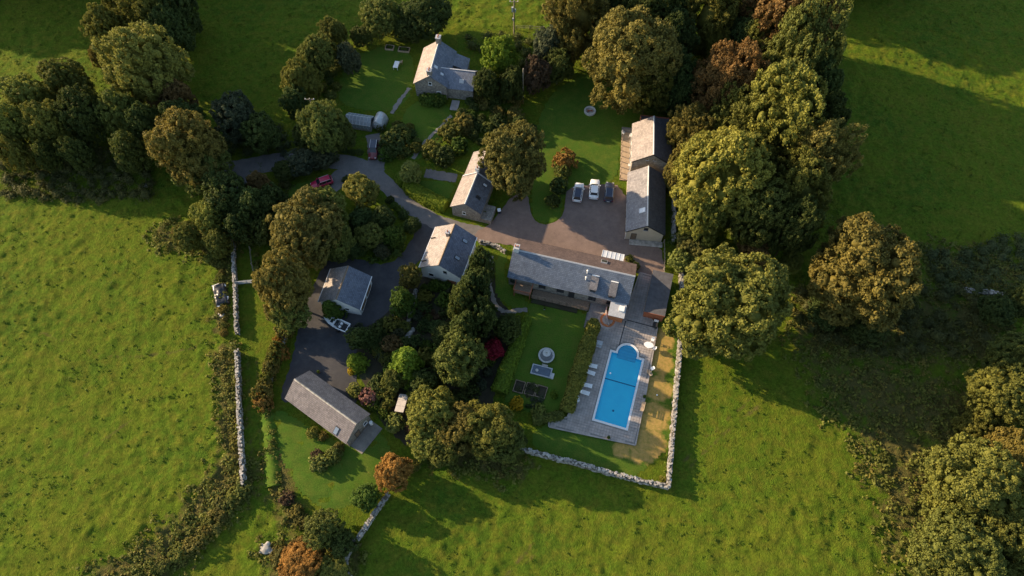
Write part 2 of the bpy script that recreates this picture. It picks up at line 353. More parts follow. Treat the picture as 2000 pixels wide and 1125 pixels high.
def resample(poly, step, closed=True):
    out = []; n = len(poly)
    for i in range(n if closed else n - 1):
        a = np.array(poly[i]); b = np.array(poly[(i + 1) % n]); k = max(1, int(np.linalg.norm(b - a) / step))
        out += [tuple(a + (b - a) * t / k) for t in range(k)]
    if not closed: out.append(tuple(poly[-1]))
    return out
def smooth_poly(poly, it=2):
    for _ in range(it):
        n = len(poly); q = []
        for i in range(n):
            a = np.array(poly[i]); b = np.array(poly[(i + 1) % n]); q += [tuple(a * .75 + b * .25), tuple(a * .25 + b * .75)]
        poly = q
    return poly
def sheet(name, poly, z, mat, jit=0.0, thick=0.0, seed=0, kind='structure'):
    rr = random.Random(seed)
    pl = [(x + rr.uniform(-jit, jit), y + rr.uniform(-jit, jit)) for x, y in (resample(poly, 0.6) if jit else poly)]
    tri = tessellate_polygon([[Vector((x, y, 0)) for x, y in pl]])
    m = MB(); n = len(pl); m.add([(x, y, z) for x, y in pl], tri)
    if thick:
        b = len(m.v); m.v += [(x, y, z - thick) for x, y in pl]
        m.f += [(i, (i + 1) % n, b + (i + 1) % n, b + i) for i in range(n)]
    o = m.build(name, mat)
    me = o.data
    bm = bmesh.new(); bm.from_mesh(me)
    for f in bm.faces:
        if abs(f.normal.z) > 0.5 and f.normal.z < 0: f.normal_flip()
    bm.to_mesh(me); bm.free()
    return tag(o, kind=kind)
def lawn(name, poly, z, step=0.4, dryf=None, smooth=2, hump=0.03):
    poly = smooth_poly(poly, smooth); A = np.array(poly)
    xs = np.arange(A[:, 0].min() - step, A[:, 0].max() + step, step); ys = np.arange(A[:, 1].min() - step, A[:, 1].max() + step, step)
    X, Y = np.meshgrid(xs, ys); X = X + (vnoise(X * 3.1, Y * 3.1, 7) - .5) * step * .5; Y = Y + (vnoise(X * 2.7, Y * 3.3, 8) - .5) * step * .5
    ins = inside(X, Y, poly); n0, n1 = X.shape; id_ = np.arange(n0 * n1).reshape(n0, n1)
    keep = ins[:-1, :-1] & ins[:-1, 1:] & ins[1:, 1:] & ins[1:, :-1]
    F = np.stack([id_[:-1, :-1], id_[:-1, 1:], id_[1:, 1:], id_[1:, :-1]], -1)[keep]
    used = np.unique(F); mp = np.zeros(n0 * n1, int); mp[used] = np.arange(len(used))
    Z = z - 0.02 + (vnoise(X / 1.1, Y / 1.1, 11) - .5) * hump
    V = np.stack([X, Y, Z], -1).reshape(-1, 3)[used]; me = np_mesh(name, V, mp[F])
    at = me.attributes.new('dry', 'FLOAT', 'POINT'); d = dryf(V[:, 0], V[:, 1]) if dryf else np.zeros(len(V)); at.data.foreach_set('value', d.astype(np.float32))
    return tag(link(name, me, None, M['lawn'], True), kind='structure')
def ribbon(name, pts, width, z, mat, jit=0.16):
    c = np.array(smooth_line([tuple(P(*p)[:2]) for p in pts], 3)); wd = np.interp(np.linspace(0, 1, len(c)), np.linspace(0, 1, len(width)), width) if hasattr(width, '__len__') else np.full(len(c), width)
    t = np.gradient(c, axis=0); t /= np.linalg.norm(t, axis=1)[:, None]; nrm = np.stack([-t[:, 1], t[:, 0]], 1); rr = np.random.RandomState(len(name))
    Lp = c + nrm * (wd / 2 + rr.uniform(-jit, jit, len(c)))[:, None]; Rp = c - nrm * (wd / 2 + rr.uniform(-jit, jit, len(c)))[:, None]
    m = MB(); n = len(c); m.add([(*p, z) for p in Lp] + [(*p, z) for p in Rp], [(n + i, n + i + 1, i + 1, i) for i in range(n - 1)])
    o = link(name, bpy.data.meshes.new(name), None, mat); o.data.from_pydata(m.v, [], m.f); return tag(o, kind='structure')
# planting ground under the shrubs of the inner garden
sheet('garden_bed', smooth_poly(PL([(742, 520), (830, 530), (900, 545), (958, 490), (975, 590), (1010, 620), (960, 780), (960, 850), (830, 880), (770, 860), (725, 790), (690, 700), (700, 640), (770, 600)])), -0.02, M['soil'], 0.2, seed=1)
# roads, yard and drives
ribbon('lane', [(380, 352), (440, 335), (520, 318), (600, 310), (680, 316), (725, 332), (762, 368), (800, 404), (850, 434), (905, 450), (960, 462)], [4.4, 4.4, 4.2, 3.8, 3.4, 3.1, 3.0, 3.0, 3.2, 3.8], 0.012, M['lane'])
ribbon('lane_spur', [(700, 322), (665, 345), (640, 372)], [4.2, 3.6, 3.0], 0.006, M['lane'])
ribbon('lane_branch', [(735, 335), (735, 300), (728, 262)], [3.2, 3.0, 2.8], 0.008, M['lane'])
ribbon('lane_fork', [(455, 340), (475, 375), (490, 420)], [4.0, 3.2, 2.4], 0.004, M['lane'])
ribbon('garden_drive', [(830, 338), (860, 343), (892, 348)], [2.0, 2.0, 2.0], 0.010, M['lane'])
sheet('courtyard', smooth_poly(PL([(925, 455), (955, 440), (978, 412), (1002, 380), (1030, 376), (1036, 418), (1048, 436), (1070, 440), (1094, 428), (1104, 400), (1106, 366), (1150, 360), (1225, 362), (1228, 470), (1290, 478), (1298, 520), (1296, 545), (1240, 530), (1100, 500), (1010, 480), (930, 470)]), 1), 0.018, M['yard'], 0.14, seed=2)
sheet('garage_yard', smooth_poly(PL([(820, 425), (852, 438), (838, 490), (800, 530), (775, 560), (765, 610), (700, 645), (694, 735), (706, 772), (690, 790), (610, 760), (560, 790), (545, 775), (572, 700), (585, 620), (612, 560), (640, 500), (700, 505), (760, 520), (800, 480)]), 1), 0.004, M['drive'], 0.15, seed=3)
ribbon('cottage_path', [(806, 310), (830, 278), (852, 256), (882, 226)], 0.7, 0.045, M['gravel'])
ribbon('garden_path', [(765, 222), (778, 200), (800, 172)], 0.8, 0.045, M['gravel'])
ribbon('terrace_path', [(960, 500), (954, 545), (962, 585), (982, 612), (1012, 606), (1030, 605)], 0.75, 0.05, M['gravel'])
# lawns
lawn('lawn', PL([(1046, 250), (1060, 205), (1090, 165), (1160, 135), (1230, 170), (1262, 225), (1262, 255), (1234, 275), (1214, 268), (1208, 368), (1106, 374), (1098, 410), (1096, 428), (1068, 440), (1042, 432), (1034, 402), (1040, 340)]), 0.025)
lawn('lawn.001', PL([(650, 205), (668, 130), (720, 90), (808, 90), (812, 170), (790, 210), (740, 222)]), 0.02)
lawn('lawn.002', PL([(780, 225), (815, 190), (880, 200), (884, 235), (850, 300), (800, 320), (785, 290)]), 0.02)
lawn('lawn.003', PL([(805, 352), (880, 352), (892, 365), (872, 400), (830, 380)]), 0.02)
lawn('lawn.004', PL([(1032, 582), (1140, 606), (1160, 625), (1102, 800), (1060, 820), (962, 775), (1000, 690), (1030, 625)]), 0.02, smooth=1)
lawn('lawn.005', PL([(966, 495), (1000, 480), (982, 545), (1035, 585), (1030, 608), (985, 600), (962, 570)]), 0.022)
DRYC = [(1284, 760, 2.3), (1288, 705, 2.2), (1278, 815, 2.4), (1270, 868, 2.6), (1215, 880, 1.2), (1294, 665, 1.8), (1250, 882, 1.8)]
def dryf(X, Y):
    d = np.zeros(len(X))
    for x, y, r in DRYC:
        p = P(x, y); d = np.maximum(d, np.clip(1.35 - np.hypot(X - p[0], Y - p[1]) / (r * 1.1), 0, 1))
    return d * 0.85
lawn('lawn.006', PL([(1262, 618), (1300, 540), (1332, 560), (1334, 665), (1308, 952), (1050, 888), (1030, 850), (1070, 820), (1100, 838), (1240, 866)]), 0.02, 0.4, dryf, 1, 0.05)
lawn('lawn.007', PL([(528, 800), (560, 800), (660, 870), (730, 830), (770, 870), (775, 950), (700, 985), (640, 1005), (575, 960), (540, 880)]), 0.02, hump=0.10)
lawn('lawn.008', PL([(632, 375), (640, 345), (600, 352), (560, 362), (560, 395), (600, 385)]), 0.015)

# ------------------------------------------------------------ pool and its paved deck
DZ = 0.30
o0 = P(1161, 818, DZ)[:2]; e0 = P(1222, 834, DZ)[:2]; e1 = P(1195, 687, DZ)[:2]
PYv = (e1 - o0) / np.linalg.norm(e1 - o0); PXv = np.array([PYv[1], -PYv[0]])
PW = float((e0 - o0) @ PXv); PLN = float(np.linalg.norm(e1 - o0))
PW *= 1.02
pang = math.atan2(PXv[1], PXv[0])
def pl2w(x, y): return o0 + PXv * x + PYv * y
def w2pl(px, py, z=DZ):
    d = P(px, py, z)[:2] - o0; return float(d @ PXv), float(d @ PYv)
ra = PW * 0.31
arc = [(PW / 2 + ra * math.cos(a), PLN + ra * 0.25 + ra * math.sin(a)) for a in np.linspace(0, math.pi, 17)]
OUT = [(0, 0), (PW, 0), (PW, PLN), (PW / 2 + ra, PLN)] + arc[0:] + [(PW / 2 - ra, PLN), (0, PLN)]
def offs(poly, d):
    n = len(poly); q = []
    A = sum(poly[i][0] * poly[(i + 1) % n][1] - poly[(i + 1) % n][0] * poly[i][1] for i in range(n)); s = 1 if A > 0 else -1
    for i in range(n):
        p0, p1, p2 = np.array(poly[i - 1]), np.array(poly[i]), np.array(poly[(i + 1) % n])
        a = p1 - p0; b = p2 - p1; a = a / (np.linalg.norm(a) + 1e-9); b = b / (np.linalg.norm(b) + 1e-9)
        na = np.array([a[1], -a[0]]) * s; nb = np.array([b[1], -b[0]]) * s; k = na + nb; k = k / max(0.5, (1 + na @ nb)); q.append(tuple(p1 + k * d))
    return q
OUTC = offs(OUT, 0.34)
DECK = PL([(1072, 820), (1072, 833), (1098, 839), (1241, 869), (1262, 765), (1284, 640), (1268, 616), (1296, 545), (1250, 532), (1240, 560), (1226, 600), (1200, 622), (1166, 628), (1150, 680), (1118, 790), (1108, 815)], DZ)
pool = empty('swimming_pool', (o0[0], o0[1], 0), pang); tag(pool, 'bright blue rectangular swimming pool with rounded step end', 'swimming pool')
deck_l = [(float((np.array(p) - o0) @ PXv), float((np.array(p) - o0) @ PYv)) for p in DECK]
deck = empty('pool_deck', (o0[0], o0[1], 0), pang); tag(deck, kind='structure')
m = MB(); tri = tessellate_polygon([[Vector((x, y, 0)) for x, y in deck_l], [Vector((x, y, 0)) for x, y in OUTC]])
n = len(deck_l); m.add([(x, y, DZ - 0.05) for x, y in deck_l + OUTC], tri)
b = len(m.v); m.v += [(x, y, -0.1) for x, y in deck_l]; m.f += [(i, (i + 1) % n, b + (i + 1) % n, b + i) for i in range(n)]
m.build('slab', M['joint'], deck)
rr = random.Random(5); m = MB(); ps = 0.46
xs = np.arange(min(p[0] for p in deck_l), max(p[0] for p in deck_l), ps); ys = np.arange(min(p[1] for p in deck_l), max(p[1] for p in deck_l), ps)
CX, CY = np.meshgrid(xs + ps / 2, ys + ps / 2); h_ = ps * 0.5
ok = np.ones(CX.shape, bool)
for sx in (-1, 1):
    for sy in (-1, 1):
        ok &= inside(CX + sx * h_ * .7, CY + sy * h_ * .7, deck_l) & ~inside(CX + sx * h_ * .8, CY + sy * h_ * .8, OUTC)
for x, y in zip(CX[ok], CY[ok]):
    g = 0.018; zt = DZ + rr.uniform(-0.006, 0.006); m.box(x - h_ + g, x + h_ - g, y - h_ + g, y + h_ - g, DZ - 0.06, zt)
tag(m.build('pavers', M['paver'], deck), kind='stuff')
m = MB()       # edge course of the deck
for i in range(n):
    a = np.array(deck_l[i]); c = np.array(deck_l[(i + 1) % n]); m.bar((*a, DZ - 0.07), (*c, DZ - 0.07), 0.22, 0.16)
m.build('edging', M['paver'], deck)
for a, c in (((1222, 627), (1209, 676)), ((1224, 625), (1281, 640))):
    a = w2pl(*a); c = w2pl(*c); MB().bar((*a, DZ + 0.005), (*c, DZ + 0.005), 0.16, 0.02).build('drain_channel', M['dark'], deck)
WZ = DZ - 0.12; n = len(OUT)
m = MB(); b = 0; m.v += [(x, y, DZ + 0.02) for x, y in OUT] + [(x, y, DZ + 0.02) for x, y in OUTC] + [(x, y, DZ - 0.1) for x, y in OUT] + [(x, y, DZ - 0.1) for x, y in OUTC]
for i in range(n):
    j = (i + 1) % n; m.f += [(i, j, n + j, n + i), (i, 2 * n + i, 2 * n + j, j), (n + i, n + j, 3 * n + j, 3 * n + i)]
m.build('coping', M['coping'], pool)
m = MB(); fl = DZ - 0.66; m.v += [(x, y, DZ - 0.08) for x, y in OUT] + [(x, y, fl) for x, y in OUT]
m.f += [(i, n + i, n + (i + 1) % n, (i + 1) % n) for i in range(n)]
m.f += [tuple(n + k for k in t) for t in tessellate_polygon([[Vector((x, y, 0)) for x, y in OUT]])]
m.build('basin', M['pooltile'], pool)
for k in range(5):
    yy = PLN + ra * 0.95 - k * ra * 0.32; zt = DZ - 0.20 - k * 0.085; m = MB()
    hw = lambda y: ra if y < PLN + ra * .25 else math.sqrt(max(0.0, ra * ra - (y - PLN - ra * .25) ** 2))
    ysx = np.linspace(yy, PLN + ra * 1.24, 8); pl = [(PW / 2 + hw(y) * .99, y) for y in ysx] + [(PW / 2 - hw(y) * .99, y) for y in ysx[::-1]]
    nn = len(pl); m.v += [(x, y, zt) for x, y in pl] + [(x, y, fl + 0.01) for x, y in pl]; m.f += [tuple(range(nn))] + [(i, (i + 1) % nn, nn + (i + 1) % nn, nn + i) for i in range(nn)]
    m.build('step', M['poolstep'], pool)
a = w2pl(1186, 737); MB().box(0.02, PW - 0.02, a[1] - 0.09, a[1] + 0.09, fl + 0.004, fl + 0.02).build('floor_marker', M['poolline'], pool)
MB().lathe([(0.0, 0), (0.18, 0), (0.16, 0.02)], (PW * 0.5, PLN * 0.2, fl + 0.004), 12).build('floor_drain', M['poolline'], pool)
m = MB(); m.v += [(x, y, WZ) for x, y in offs(OUT, -0.004)]; m.f += tessellate_polygon([[Vector((x, y, 0)) for x, y in OUT]])
wo = m.build('water', M['water'], pool)

# ------------------------------------------------------------ buildings
class House:
    """gabled house; local +Y runs along the ridge, +X to its right, walls stand on the ground"""
    def __init__(s, name, label, cat, c, ang, ln, hl, hr, ze, zr, wall, roofl, roofr=None, tintl=(1, 1, 1), tintr=(1, 1, 1), ey=0.15, y0=None, y1=None, wz=-0.12, ridge='lead', gut=None, ex=0.28):
        s.c = np.array(c); s.a = R(ang) - math.pi / 2; s.r = empty(name, (c[0], c[1], 0), s.a); tag(s.r, label, cat)
        s.y0 = -ln / 2 if y0 is None else y0; s.y1 = ln / 2 if y1 is None else y1; s.hl, s.hr, s.ze, s.zr = hl, hr, ze, zr; s.wall = wall
        s.wl, s.wr = hl - ex, hr - ex; s.wy0, s.wy1 = s.y0 + ey, s.y1 - ey
        zt = 0.13
        prof = [(-s.wl, wz), (s.wr, wz), (s.wr, s.z(1, s.wr) - zt), (0, zr - zt), (-s.wl, s.z(-1, s.wl) - zt)]
        m = MB(); m.loft([[(x, s.wy0, z) for x, z in prof], [(x, s.wy1, z) for x, z in prof]]); m.build('wall', wall, s.r)
        for sd_, mt, tn in ((-1, roofl, tintl), (1, roofr or roofl, tintr)):  # each slope has its own slate and tint
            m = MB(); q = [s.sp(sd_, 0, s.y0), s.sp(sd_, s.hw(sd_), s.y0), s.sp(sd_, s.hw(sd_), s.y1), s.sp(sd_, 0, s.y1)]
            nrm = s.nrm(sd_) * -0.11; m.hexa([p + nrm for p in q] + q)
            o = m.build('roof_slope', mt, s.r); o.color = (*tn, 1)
        m = MB(); m.loft([[(-0.16, y, zr - 0.10), (0, y, zr + 0.05), (0.16, y, zr - 0.10), (0, y, zr - 0.02)] for y in (s.y0 - 0.01, s.y1 + 0.01)]); m.build('ridge_tiles', M[ridge], s.r)
        if gut:
            for sd_ in (-1, 1):
                x = sd_ * (s.hw(sd_) + 0.05); MB().box(x - 0.06, x + 0.06, s.y0, s.y1, ze - 0.15, ze - 0.03).build('gutter', M[gut], s.r)
    def hw(s, sd_): return s.hl if sd_ < 0 else s.hr
    def z(s, sd_, d): return s.zr - (s.zr - s.ze) * d / s.hw(sd_)
    def nrm(s, sd_): return Vector((sd_ * (s.zr - s.ze), 0, s.hw(sd_))).normalized()
    def sp(s, sd_, d, y, h=0.0): return Vector((sd_ * d, y, s.z(sd_, d))) + s.nrm(sd_) * h
    def loc(s, px, py, z):
        d = P(px, py, z)[:2] - s.c; ca, sa = math.cos(s.a), math.sin(s.a); return float(d[0] * ca + d[1] * sa), float(-d[0] * sa + d[1] * ca)
    def on_slope(s, px, py, sd_):
        d = s.hw(sd_) / 2
        for _ in range(6):
            x, y = s.loc(px, py, s.z(sd_, d)); d = min(max(abs(x), 0.2), s.hw(sd_) - 0.2)
        return d, y
    def slab(s, sd_, d, y, wd, wy, h0, h1):
        q = [(d - wd / 2, y - wy / 2), (d + wd / 2, y - wy / 2), (d + wd / 2, y + wy / 2), (d - wd / 2, y + wy / 2)]
        return [s.sp(sd_, a, b, h0) for a, b in q] + [s.sp(sd_, a, b, h1) for a, b in q]
    def skylight(s, px, py, sd_, wd=0.9, wy=0.7, glass='glass_sky', frame='dark', h=0.10):
        d, y = s.on_slope(px, py, sd_); f = MB().hexa(s.slab(sd_, d, y, wd, wy, -0.02, h)).build('skylight', M[frame], s.r)
        MB().hexa(s.slab(sd_, d, y, wd - 0.16, wy - 0.16, h - 0.03, h + 0.02)).build('pane', M[glass], f); return f
    def gable(s, end, x, z, w_, h, name='window', frame='trim_white', fill='glass'):
        y = s.wy0 if end < 0 else s.wy1; f = 0.07; yo = lambda a: y + end * a
        m = MB()
        for b_ in ((x - w_ / 2, x + w_ / 2, z, z + f), (x - w_ / 2, x + w_ / 2, z + h - f, z + h), (x - w_ / 2, x - w_ / 2 + f, z + f, z + h - f), (x + w_ / 2 - f, x + w_ / 2, z + f, z + h - f)):
            m.box(b_[0], b_[1], min(yo(-0.02), yo(0.07)), max(yo(-0.02), yo(0.07)), b_[2], b_[3])
        o = m.build(name, M[frame], s.r)
        MB().box(x - w_ / 2 + f, x + w_ / 2 - f, min(yo(-0.02), yo(0.035)), max(yo(-0.02), yo(0.035)), z + f, z + h - f).build('pane' if name == 'window' else 'panel', M[fill], o)
        if name == 'window': MB().box(x - w_ / 2 - 0.08, x + w_ / 2 + 0.08, min(yo(-0.02), yo(0.14)), max(yo(-0.02), yo(0.14)), z - 0.08, z).build('sill', M['lead'], o)
        return o
    def side(s, sd_, y, z, w_, h, name='window', frame='trim_white', fill='glass'):
        x = sd_ * (s.wl if sd_ < 0 else s.wr); f = 0.07; lo = min(x - 0.02 * sd_, x + 0.07 * sd_); hi = max(x - 0.02 * sd_, x + 0.07 * sd_); m = MB()
        for b_ in ((y - w_ / 2, y + w_ / 2, z, z + f), (y - w_ / 2, y + w_ / 2, z + h - f, z + h), (y - w_ / 2, y - w_ / 2 + f, z + f, z + h - f), (y + w_ / 2 - f, y + w_ / 2, z + f, z + h - f)):
            m.box(lo, hi, b_[0], b_[1], b_[2], b_[3])
        o = m.build(name, M[frame], s.r); lo = min(x - 0.02 * sd_, x + 0.035 * sd_); hi = max(x - 0.02 * sd_, x + 0.035 * sd_)
        MB().box(lo, hi, y - w_ / 2 + f, y + w_ / 2 - f, z + f, z + h - f).build('pane' if name == 'window' else 'panel', M[fill], o); return o
    def chimney(s, y, w_=0.9, d_=0.7, h=1.3, mat='stone', pots=2, x=0.0):
        zb = s.zr - 0.5; c = MB().box(x - d_ / 2, x + d_ / 2, y - w_ / 2, y + w_ / 2, zb, s.zr + h).build('chimney', M[mat], s.r)
        MB().box(x - d_ / 2 - 0.07, x + d_ / 2 + 0.07, y - w_ / 2 - 0.07, y + w_ / 2 + 0.07, s.zr + h, s.zr + h + 0.12).build('cap', M['lead'], c)
        for i in range(pots):
            yy = y + (i - (pots - 1) / 2) * 0.42; MB().lathe([(0.13, 0), (0.11, 0.3), (0.13, 0.32), (0.13, 0.38)], (x, yy, s.zr + h + 0.12), 10).build('chimney_pot', M['rust'], c)
        return c
    def bargeboard(s, end, mat='dark'):
        y = s.y0 if end < 0 else s.y1
        for sd_ in (-1, 1):
            a = s.sp(sd_, 0, y, -0.14); b = s.sp(sd_, s.hw(sd_), y, -0.14); MB().bar(a + Vector((0, end * 0.03, 0)), b + Vector((0, end * 0.03, 0)), 0.05, 0.2).build('bargeboard', M[mat], s.r)

# ---- the long barn, lower half and taller half
h = House('barn', 'long slate barn with cream gable wall facing the tarmac yard', 'barn', (24.49, 16.09), 84, 13.2, 3.55, 3.55, 2.6, 5.1, M['cream'], M['slate_old'], M['slate_shade'], (0.85, 0.86, 0.92), (0.85, 0.85, 0.9), y0=-6.45, y1=6.75)
h.gable(-1, -0.05, 3.35, 0.75, 0.75, frame='dark'); h.gable(-1, -1.9, 0.0, 1.0, 2.0, 'door', 'dark', 'timber'); h.bargeboard(-1)
h.skylight(1255, 411, -1, 1.05, 1.05, 'poly', 'lead'); MB().box(h.wr - 0.05, h.wr + 0.02, -6.3, -6.25, 0, 2.3).build('downpipe', M['dark'], h.r)
MB().bar((-h.wl - 0.06, -6.3, 2.4), (-h.wl - 0.06, -6.3, 0), 0.08).build('downpipe', M['trim_white'], h.r)
MB().box(-2.5, 3.5, -7.5, -6.35, -0.05, 0.10).build('doorstep', M['drystone'], h.r)
for y in (-4.2, -1.2, 2.0): h.side(-1, y, 0.0, 1.1, 2.05, 'door', 'dark', 'timber')
for y in (-2.7, 0.4, 4.2): h.side(-1, y, 0.9, 0.9, 1.1)
h = House('barn_house', 'tall pink-lit slate barn house beside the striped timber terrace', 'house', (26.3, 28.3), 84.2, 9.2, 3.75, 3.75, 4.6, 7.2, M['stone'], M['slate_old'], M['slate_shade'], (1.12, 1.04, 1.0), (0.85, 0.85, 0.9))  # pink sunlight painted into one slope, shade into the other
for x in (-0.9, 0.5): h.gable(-1, x, 5.35, 0.5, 0.4, frame='timber_pale')
h.bargeboard(-1)
for y in (-3.2, -0.8, 1.6, 3.6): h.side(-1, y, 0.3, 1.0, 2.1, 'door', 'trim_white', 'glass')
for y in (-3.0, -1.0, 1.2, 3.4): h.side(-1, y, 2.9, 0.9, 1.1)
lx, ly = h.loc(1280, 226, 3.0)
m = MB(); m.hexa([(-2.0, 4.5, 5.2), (3.6, 4.5, 4.0), (3.6, 7.4, 3.5), (-2.0, 7.4, 3.8), (-2.0, 4.5, 5.3), (3.6, 4.5, 4.1), (3.6, 7.4, 3.6), (-2.0, 7.4, 3.9)]); rb = m.build('rear_roof', M['felt'], h.r)
MB().box(-1.9, 3.5, 4.45, 7.3, -0.1, 3.45).build('rear_wall', M['stone'], h.r); MB().bar((-2.05, 4.6, 4.6), (-2.05, 7.4, 3.6), 0.12, 0.9).build('tile_hung_cheek', M['rust'], h.r)
MB().bar((-2.0, 7.45, 3.86), (3.6, 7.45, 3.56), 0.3, 0.2).build('rear_ridge', M['timber_red'], h.r)
# ---- terrace with posts in front of the barn house
tp = [P(1214, 259)[:2], P(1234, 262)[:2], P(1228, 352)[:2], P(1210, 352)[:2]]
t0 = tp[3]; ty = (tp[0] - tp[3]); tl = float(np.linalg.norm(ty)); tang = math.atan2(ty[1], ty[0]) - math.pi / 2
ter = empty('timber_terrace', (t0[0], t0[1], 0), tang); tag(ter, 'pale timber terrace with a row of posts beside the barn house', 'terrace')
k = 0
for y in np.arange(0, tl, 0.15):
    MB()
nb = int(tl / 0.30)
pm = None
for i in range(nb):
    y = i * 0.30
    if pm is None: o = MB().box(0, 1.95, 0.01, 0.285, 0.10, 0.18).build('deck_board', M['timber_pale'], ter); pm = o.data
    else: o = link('deck_board', pm, ter)
    o.location = (0, y, random.Random(i).uniform(-0.004, 0.004))
MB().box(0.02, 1.9, 0.02, tl - 0.02, -0.08, 0.10).build('substructure', M['timber'], ter)
pt = None
for i in range(8):
    y = 0.4 + i * (tl - 2.4) / 7
    if pt is None: o = MB().box(-0.02, 0.13, -0.07, 0.07, 0, 1.15).build('post', M['timber'], ter); pt = o.data
    else: o = link('post', pt, ter)
    o.location = (0, y, 0)
MB().box(0.02, 0.10, 0.3, tl - 1.9, 0.95, 1.03).build('handrail', M['timber_pale'], ter)
MB().box(0.0, 1.95, tl, tl + 1.3, -0.05, 0.16).build('landing', M['joint'], ter)
# ---- main longhouse (local +Y east, +X south)
h = House('longhouse', 'long stone house with shaded blue-grey slate roof and two dormers above the terrace', 'house', (10.59, 1.69), -14.6, 21.2, 4.15, 4.02, 3.0, 6.0, M['stone'], M['slate_old'], M['slate'], (0.50, 0.39, 0.37), (0.62, 0.74, 0.92), y0=-10.75, y1=10.4, ex=0.35)  # brownish sun on the yard slope, blue shade on the garden slope, both painted
MAIN = h
h.chimney(-10.1, 0.8, 0.9, 0.9, 'white', 2)
h.skylight(1180, 512, -1, 0.9, 1.1, 'glass', 'lead', 0.2); h.gable(1, -1.0, 3.2, 0.9, 1.0); h.gable(-1, 0.6, 3.0, 0.9, 1.0)
for px, py in ((1147, 533), (1144, 546)):
    d, y = h.on_slope(px, py, 1); z = h.z(1, d); MB().lathe([(0.10, 0), (0.10, 0.75), (0.16, 0.77), (0.16, 0.95), (0.03, 1.05)], (d, y, z - 0.1), 10).build('flue', M['trim_white'], h.r)
for px, py in ((1160, 556), (1197, 568)):
    d, y = h.on_slope(px, py, 1); d0, d1 = d - 1.15, d + 1.0
    zt0 = h.z(1, d0) + 0.03; zt1 = zt0 - 0.72; zb = h.z(1, d1) - 0.05; q = 0.52
    dm = MB().hexa([(d0, y - q, h.z(1, d0) - 0.3), (d1, y - q, zb - 0.2), (d1, y + q, zb - 0.2), (d0, y + q, h.z(1, d0) - 0.3), (d0, y - q, zt0 - 0.02), (d1, y - q, zt1 - 0.02), (d1, y + q, zt1 - 0.02), (d0, y + q, zt0 - 0.02)]).build('dormer', M['timber'], h.r)
    o = MB().hexa([(d0 - .1, y - q - .12, zt0), (d1 + .18, y - q - .12, zt1), (d1 + .18, y + q + .12, zt1), (d0 - .1, y + q + .12, zt0), (d0 - .1, y - q - .12, zt0 + .09), (d1 + .18, y - q - .12, zt1 + .09), (d1 + .18, y + q + .12, zt1 + .09), (d0 - .1, y + q + .12, zt0 + .09)]).build('dormer_roof', M['slate_old'], dm); o.color = (0.62, 0.64, 0.70, 1)
    MB().box(d1 - 0.01, d1 + 0.05, y - q + .1, y + q - .1, zb + 0.05, zt1 - 0.12).build('window', M['glass'], dm)
    MB().bar((d0 - .05, y - q - .1, zt0 + .12), (d0 - .05, y + q + .1, zt0 + .12), 0.18, 0.06).build('flashing', M['trim_white'], dm)
for y, w_, z, hh in ((-9.9, 0.8, 0.9, 1.2), (-4.6, 1.2, 1.3, 1.1), (-1.4, 1.3, 1.3, 1.1), (0.6, 1.0, 0.35, 2.1), (4.2, 1.3, 1.0, 1.2), (7.2, 1.0, 0.9, 1.2)):
    if hh > 2: h.side(1, y, z, w_, hh, 'door', 'dark', 'dark')
    else: h.side(1, y, z, w_, hh, frame='dark')
for y in (-8, -4, 0.5, 5, 8.6): h.side(-1, y, 1.0, 1.0, 1.2)
# lean-to at the east end and glazed porch canopy on the yard side
lx, ly = h.loc(1208, 594, 2.6)
bx = MB().box(h.wr - 0.1, h.wr + 2.6, 7.55, 10.0, -0.1, 2.2).build('lean_to', M['brick'], h.r)
MB().hexa([(h.wr - 0.2, 7.4, 2.85), (h.wr + 2.75, 7.4, 2.25), (h.wr + 2.75, 10.15, 2.25), (h.wr - 0.2, 10.15, 2.85), (h.wr - 0.2, 7.4, 2.95), (h.wr + 2.75, 7.4, 2.35), (h.wr + 2.75, 10.15, 2.35), (h.wr - 0.2, 10.15, 2.95)]).build('lean_to_roof', M['lead'], bx)
MB().box(h.wr + 0.7, h.wr + 1.7, 9.0, 9.9, 2.50, 2.86).build('roof_light', M['trim_white'], bx)
lx, ly = h.loc(1197, 500, 2.5)
cano = empty('porch_canopy', (*P(1197, 500, 2.45)[:2], 0), h.a); tag(cano, 'white glazed canopy of five panels beside the sunlit brown roof', 'canopy')
o5 = None
for i in range(5):
    y = -1.9 + i * 0.76
    if o5 is None: o = MB().hexa([(-0.85, 0.05, 2.30), (0.95, 0.05, 2.65), (0.95, 0.71, 2.65), (-0.85, 0.71, 2.30), (-0.85, 0.05, 2.34), (0.95, 0.05, 2.69), (0.95, 0.71, 2.69), (-0.85, 0.71, 2.34)]).build('glazing_panel', M['poly'], cano); o5 = o.data
    else: o = link('glazing_panel', o5, cano)
    o.location = (0, y, 0)
for i in range(6):
    y = -1.9 + i * 0.76; MB().bar((-0.87, y, 2.34), (0.97, y, 2.69), 0.09, 0.10).build('glazing_bar', M['trim_white'], cano)
for y in (-1.85, 1.85): MB().bar((-0.8, y, 0), (-0.8, y, 2.32), 0.1).build('post', M['trim_white'], cano)
MB().bar((-0.85, -1.95, 2.27), (-0.85, 1.95, 2.27), 0.08, 0.12).build('front_beam', M['trim_white'], cano)
